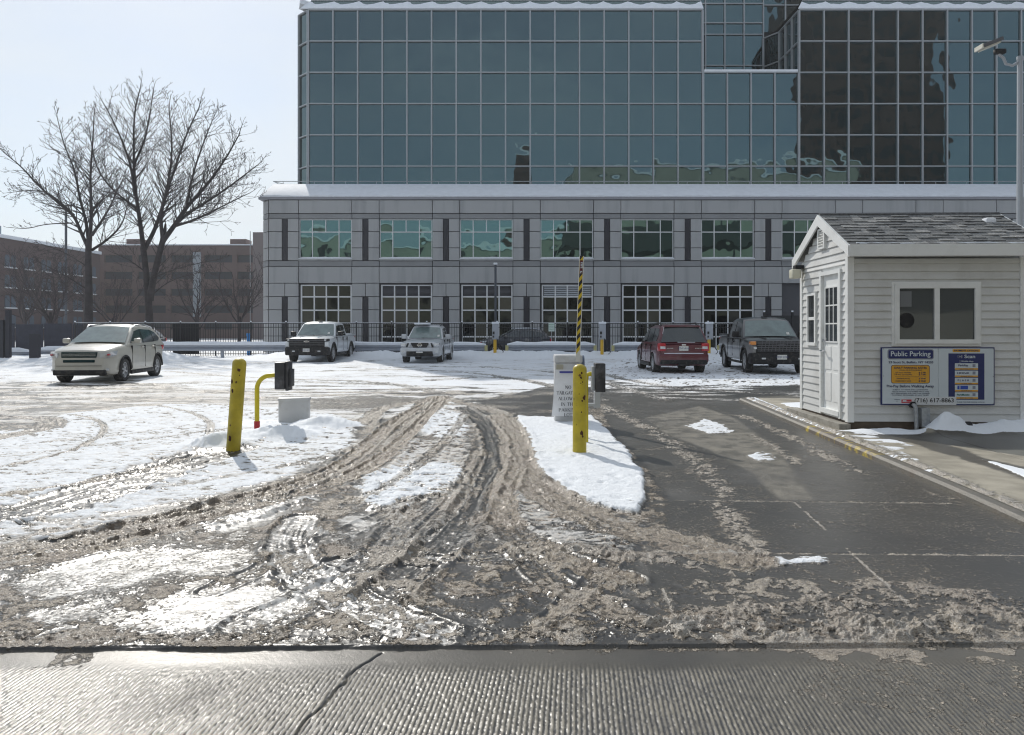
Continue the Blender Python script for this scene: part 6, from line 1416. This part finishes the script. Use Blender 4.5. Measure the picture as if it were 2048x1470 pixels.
# blue pole
e = tag(empty('hydrant_marker', (X_(497, 45), 45, 0)), 'bright blue marker post behind the fence at the building corner', 'marker')
m = MB(); m.cyl((0, 0, 0), (0, 0, 1.15), .10, 10); m.cyl((0, 0, 1.15), (0, 0, 1.3), .13, 10); m.build('post', mat('bright_blue', (.03, .22, .55), .5), e)
# ---- floodlight pole at right
D = 18.2; XP = X_(2040, D); e = tag(empty('floodlight_pole', (XP, D, 0)), 'tall pale grey floodlight pole on a yellow base behind the booth', 'street lamp')
pol = mat('pale_pole', (.36, .38, .41), .45, metal=.3); zt = CH + (HY - 118) / F * D
m = MB(); m.tube([(0, 0, .7), (0, 0, zt)], [.085, .062], 14); m.build('pole', pol, e)
m = MB(); m.cyl((0, 0, -.1), (0, 0, .74), .26, 20); m.build('concrete_base', mat('base_yellow', (.58, .44, .02), .5), e)
m = MB(); m.tube([(0, 0, zt - .05), (-.18, 0, zt - .16), (-.34, 0, zt - .12), (-.40, 0, zt + .02), (-.52, 0, zt + .12)], .035, 8); m.tube([(0, 0, zt - .02), (.25, 0, zt + .05), (.45, 0, zt + .18)], .035, 8); m.cyl((0, 0, zt - .02), (0, 0, zt + .06), .075, 12); m.build('arm', pol, e)
m = MB(); m.obox((-.74, 0, zt + .36), (.24, 0, .095), (0, .16, 0), (-.012, 0, .04)); hd = m.build('lamp_head', mat('lamp_housing', (.10, .10, .11), .5), e)
m = MB(); m.obox((-.74, 0, zt + .30), (.20, 0, .08), (0, .13, 0), (.004, 0, -.02)); m.obox((-.99, 0, zt + .27), (.02, 0, .0), (0, .16, 0), (0, 0, .05)); m.build('lamp_lens', mat('lamp_lens_cream', (.62, .60, .52), .3), hd)
m = MB(); m.rbox(-.62, -.36, -.07, .07, zt + .12, zt + .24, .03); m.build('motion_sensor', blk, e)
m = MB(); m.obox((.62, 0, zt + .33), (.22, 0, -.06), (0, .16, 0), (.008, 0, .04)); m.build('lamp_head', MATS['lamp_housing'], e)
# utility pole far left
e = tag(empty('utility_pole', (X_(132, 70), 70, 0)), 'thin dark utility pole with a crossarm behind the left tree', 'utility pole')
m = MB(); m.cyl((0, 0, 0), (0, 0, 13.2), .11, 8); m.build('pole', MATS['dark_pole'], e); m = MB(); m.box(-.8, .8, -.05, .05, 13.05, 13.2); m.build('crossarm', MATS['dark_pole'], e)

# ================================================================ TREES
bark = mat('bare_bark', (.052, .045, .047), .9, var=.35, vscale=3, bump=.6, bscale=12)
bark2 = mat('twig_bark', (.050, .041, .046), .9)
class TB:
    def __init__(s): s.v = []; s.f = []
    def seg(s, a, b, ra, rb, n):
        d = (b - a); 
        if d.length < 1e-4: return
        d.normalize(); u = d.orthogonal().normalized(); w = d.cross(u); o = len(s.v)
        for p, r in ((a, ra), (b, rb)):
            for k in range(n): t = 2 * math.pi * k / n; s.v.append(tuple(p + u * (r * math.cos(t)) + w * (r * math.sin(t))))
        for k in range(n): k2 = (k + 1) % n; s.f.append((o + k, o + k2, o + n + k2, o + n + k))
    def build(s, name, m_, parent):
        me = bpy.data.meshes.new(name); me.from_pydata(s.v, [], s.f); me.materials.append(m_); me.polygons.foreach_set('use_smooth', [True] * len(s.f)); me.update()
        o = bpy.data.objects.new(name, me); COL.objects.link(o); o.parent = parent; return o
def grow(tb, rg, p, d, length, r, depth, up=.25, spread=.6, minr=.012):
    steps = max(3, int(length / .45)); st = length / steps; q = p.copy(); rr_ = r
    for i in range(steps):
        d = (d + Vector((rg.gauss(0, .10), rg.gauss(0, .10), rg.gauss(0, .08) + up * .10))).normalized(); nq = q + d * st; nr = r * (1 - .72 * (i + 1) / steps)
        tb.seg(q, nq, max(rr_, minr), max(nr, minr), 5 if r > .05 else 3)
        if depth > 0 and i > 0:
            for _ in range(2 if rg.random() < .45 else 1):
                if rg.random() < .86:
                    side = Vector((rg.gauss(0, 1), rg.gauss(0, 1), rg.gauss(0, .35) + .25)); side = (side - d * side.dot(d)).normalized()
                    nd = (d * (1 - spread * .5) + side * spread).normalized()
                    grow(tb, rg, nq, nd, length * rg.uniform(.30, .52) * (1 - .35 * i / steps), max(nr * .62, minr), depth - 1, up, spread, minr)
        q = nq; rr_ = nr
def limb(tb, rg, pts, r0, r1, depth, org, side_len=2.6, minr=.012, dens=1.0, up=.45, start=.25):
    pts = [Vector(p) - org for p in pts]
    # smooth
    for _ in range(2):
        q = [pts[0]]
        for a, b in zip(pts, pts[1:]): q += [a.lerp(b, .25), a.lerp(b, .75)]
        q.append(pts[-1]); pts = q
    n = len(pts) - 1; tot = sum((b - a).length for a, b in zip(pts, pts[1:])); acc = 0
    for i in range(n):
        a, b = pts[i], pts[i + 1]; t0 = acc / tot; acc += (b - a).length; t1 = acc / tot; ra = (r0 + (r1 - r0) * t0 ** .75) * .85; rb = (r0 + (r1 - r0) * t1 ** .75) * .85
        tb.seg(a, b, ra, rb, 9 if ra > .12 else 6); d = (b - a).normalized()
        if t1 > start:
            k = (b - a).length * 8.5 * dens
            k = int(k) + (1 if rg.random() < k % 1 else 0)
            for _ in range(k):
                c = a.lerp(b, rg.random()); side = Vector((rg.gauss(0, 1), rg.gauss(0, .8), rg.gauss(0, .4) + .15)); side = (side - d * side.dot(d)).normalized(); nd = (d * .75 + side * .8).normalized()
                grow(tb, rg, c, nd, side_len * rg.uniform(.5, 1.1) * (1.1 - .62 * t1), max(min(ra * .4, .038), minr), depth, up, .55, minr)
    grow(tb, rg, pts[-1], (pts[-1] - pts[-2]).normalized(), side_len * .4, max(r1, minr), depth, up, .5, minr)
def tree(label, D, base, trunk, limbs, seed, minr=.0098, dens=1.0, side=2.6):
    rg = random.Random(seed); org = Vector((P(base[0], base[1], D).x, D, 0)); e = tag(empty('bare_tree', org), label, 'tree', 'bare winter trees behind the fence')
    tb = TB(); pts = [P(a, b, D + dy) for a, b, dy in trunk['pts']]
    pts[0].z = -.1; tr = TB(); limb(tr, rg, pts, trunk['r'][0], trunk['r'][1], 0, org, .6, minr, 0, start=2); tr.build('trunk', bark, e)
    for L_ in limbs: limb(tb, rg, [P(a, b, D + dy) for a, b, dy in L_['pts']], L_['r'][0], L_['r'][1], L_.get('d', 2), org, L_.get('side', side), minr, L_.get('dens', dens), L_.get('up', .5), L_.get('start', .15))
    tb.build('crown', bark, e); return e
# large tree in front of the garage
D = 48
tree('largest bare tree with twin trunk and wide fan of limbs left of the office building', D, (298, 690), dict(pts=[(300, 700, 0), (299, 640, 0), (297, 600, 0), (292, 540, 0), (286, 495, 0)], r=(.36, .20)), [
    dict(pts=[(290, 520, 0), (280, 440, 0), (270, 380, .3), (267, 300, .2), (268, 230, 0), (278, 185, -.2)], r=(.21, .04)),
    dict(pts=[(270, 390, .2), (262, 330, -.6), (240, 270, -1), (215, 220, -1.4)], r=(.13, .04)),
    dict(pts=[(276, 420, 0), (250, 400, 1), (215, 370, 1.8), (190, 330, 2.4), (180, 270, 2.6)], r=(.11, .035)),
    dict(pts=[(268, 330, 0), (290, 280, .8), (300, 230, 1.2), (305, 190, 1.4)], r=(.10, .03)),
    dict(pts=[(300, 600, 0), (306, 560, -.4), (318, 510, -.6), (326, 480, -.6)], r=(.27, .20), dens=.3),
    dict(pts=[(326, 482, -.6), (320, 430, -.6), (335, 380, -1.2), (352, 330, -1.4), (372, 270, -1.6), (398, 215, -1.6)], r=(.16, .035)),
    dict(pts=[(288, 500, 0), (310, 460, .6), (326, 410, 1.2), (340, 350, 1.6), (345, 290, 2.0), (338, 220, 2)], r=(.18, .04)),
    dict(pts=[(326, 482, -.6), (350, 450, -.8), (372, 415, -.6), (410, 375, 0), (450, 320, .6), (478, 270, 1)], r=(.20, .04)),
    dict(pts=[(340, 462, -.6), (370, 430, .6), (420, 400, 1.2), (470, 365, 1.6), (515, 330, 1.8)], r=(.14, .035)),
    dict(pts=[(350, 452, -.6), (390, 440, -1.4), (440, 415, -2), (490, 390, -2.4)], r=(.11, .03)),
    dict(pts=[(372, 418, -.6), (385, 350, -1.2), (405, 290, -1.6), (425, 240, -1.6)], r=(.11, .03)),
    dict(pts=[(296, 560, 0), (330, 545, -1), (380, 530, -1.6), (430, 520, -2)], r=(.06, .018), side=1.9, dens=.7, up=.1),
    dict(pts=[(304, 590, 0), (340, 560, 1), (400, 545, 1.6)], r=(.05, .018), side=1.9, dens=.7, up=.1),
    dict(pts=[(292, 545, 0), (260, 520, -1), (225, 505, -1.5)], r=(.05, .018), side=1.8, dens=.6, up=.1)], 11)
tree('second bare tree at left with low limbs reaching to the frame edge', 46, (178, 690), dict(pts=[(176, 700, 0), (177, 640, 0), (178, 580, 0), (176, 520, 0), (178, 480, 0)], r=(.38, .20)), [
    dict(pts=[(178, 500, 0), (160, 460, 0), (148, 430, -.3), (110, 400, -.6), (75, 370, -1), (45, 335, -1.2), (8, 305, -1.4)], r=(.15, .03), side=2.2),
    dict(pts=[(148, 430, 0), (100, 385, .8), (60, 380, 1.2), (20, 385, 1.6)], r=(.08, .02), side=1.6),
    dict(pts=[(178, 490, 0), (172, 440, .4), (160, 400, .8), (150, 340, 1), (128, 290, 1.2), (118, 250, 1.2)], r=(.14, .03)),
    dict(pts=[(180, 480, 0), (183, 420, 0), (180, 350, .2), (186, 280, 0), (188, 230, 0)], r=(.15, .03)),
    dict(pts=[(184, 470, 0), (205, 440, -.6), (222, 410, -1), (240, 370, -1.4)], r=(.13, .03)),
    dict(pts=[(184, 500, 0), (215, 480, 1), (245, 450, 1.6), (255, 410, 2)], r=(.11, .03)),
    dict(pts=[(170, 530, 0), (130, 505, .8), (90, 490, 1.2)], r=(.05, .018), side=1.8, dens=.7, up=.1),
    dict(pts=[(176, 580, 0), (130, 550, -1), (90, 530, -1.6)], r=(.05, .018), side=1.8, dens=.7, up=.1),
    dict(pts=[(145, 446, .2), (90, 448, .4), (55, 458, .4), (20, 455, .5)], r=(.05, .018), side=1.0, dens=.4)], 23)
# smaller twiggy trees filling in behind
def small_tree(px, D, top, label, seed, n=5, name='bare_tree'):
    rg = random.Random(seed); org = Vector((X_(px, D), D, 0)); e = tag(empty(name, org), label, 'tree', 'thin bare trees far behind the fence'); H = CH + (HY - top) / F * D
    tb = TB(); tr = TB(); tr.seg(Vector((0, 0, -.1)), Vector((.05, 0, H * .3)), .16, .12, 7); tr.build('trunk', bark2, e)
    for i in range(n):
        a = 2 * math.pi * i / n + rg.random(); d = Vector((math.cos(a) * .7, math.sin(a) * .7, 1)).normalized(); grow(tb, rg, Vector((.03, 0, H * (.16 + .1 * rg.random()))), d, H * rg.uniform(.5, .66), .075, 3, .35, .6, .013)
    tb.build('crown', bark2, e)
small_tree(100, 60, 455, 'thin twiggy bare tree in front of the brick warehouse', 31, 7); small_tree(225, 64, 500, 'thin bare tree between the two large trees', 37, 5)
small_tree(395, 62, 505, 'thin bare tree in front of the parking garage', 41, 6); small_tree(478, 66, 490, 'thin bare tree beside the office building corner', 43, 6); small_tree(50, 75, 470, 'thin bare tree at the left before the warehouse windows', 47, 6)
# ---------------------------------------------------------------- faint haze volume, added to stand for lens veil
hm = bpy.data.materials.new('lens_veil_haze'); hm.use_nodes = True; t = hm.node_tree
for n in list(t.nodes):
    if n.type == 'BSDF_PRINCIPLED': t.nodes.remove(n)
pv = t.nodes.new('ShaderNodeVolumePrincipled'); pv.inputs['Color'].default_value = (.90, .95, 1.0, 1); pv.inputs['Density'].default_value = .0006; pv.inputs['Anisotropy'].default_value = .35
t.links.new(pv.outputs[0], [n for n in t.nodes if n.type == 'OUTPUT_MATERIAL'][0].inputs['Volume'])
m = MB(); m.box(-905, 905, -405, 1405, -1.2, 100); o = m.build('haze', hm); tag(o, 'thin pale haze added over the whole place to stand for lens veil', 'haze', kind='stuff')
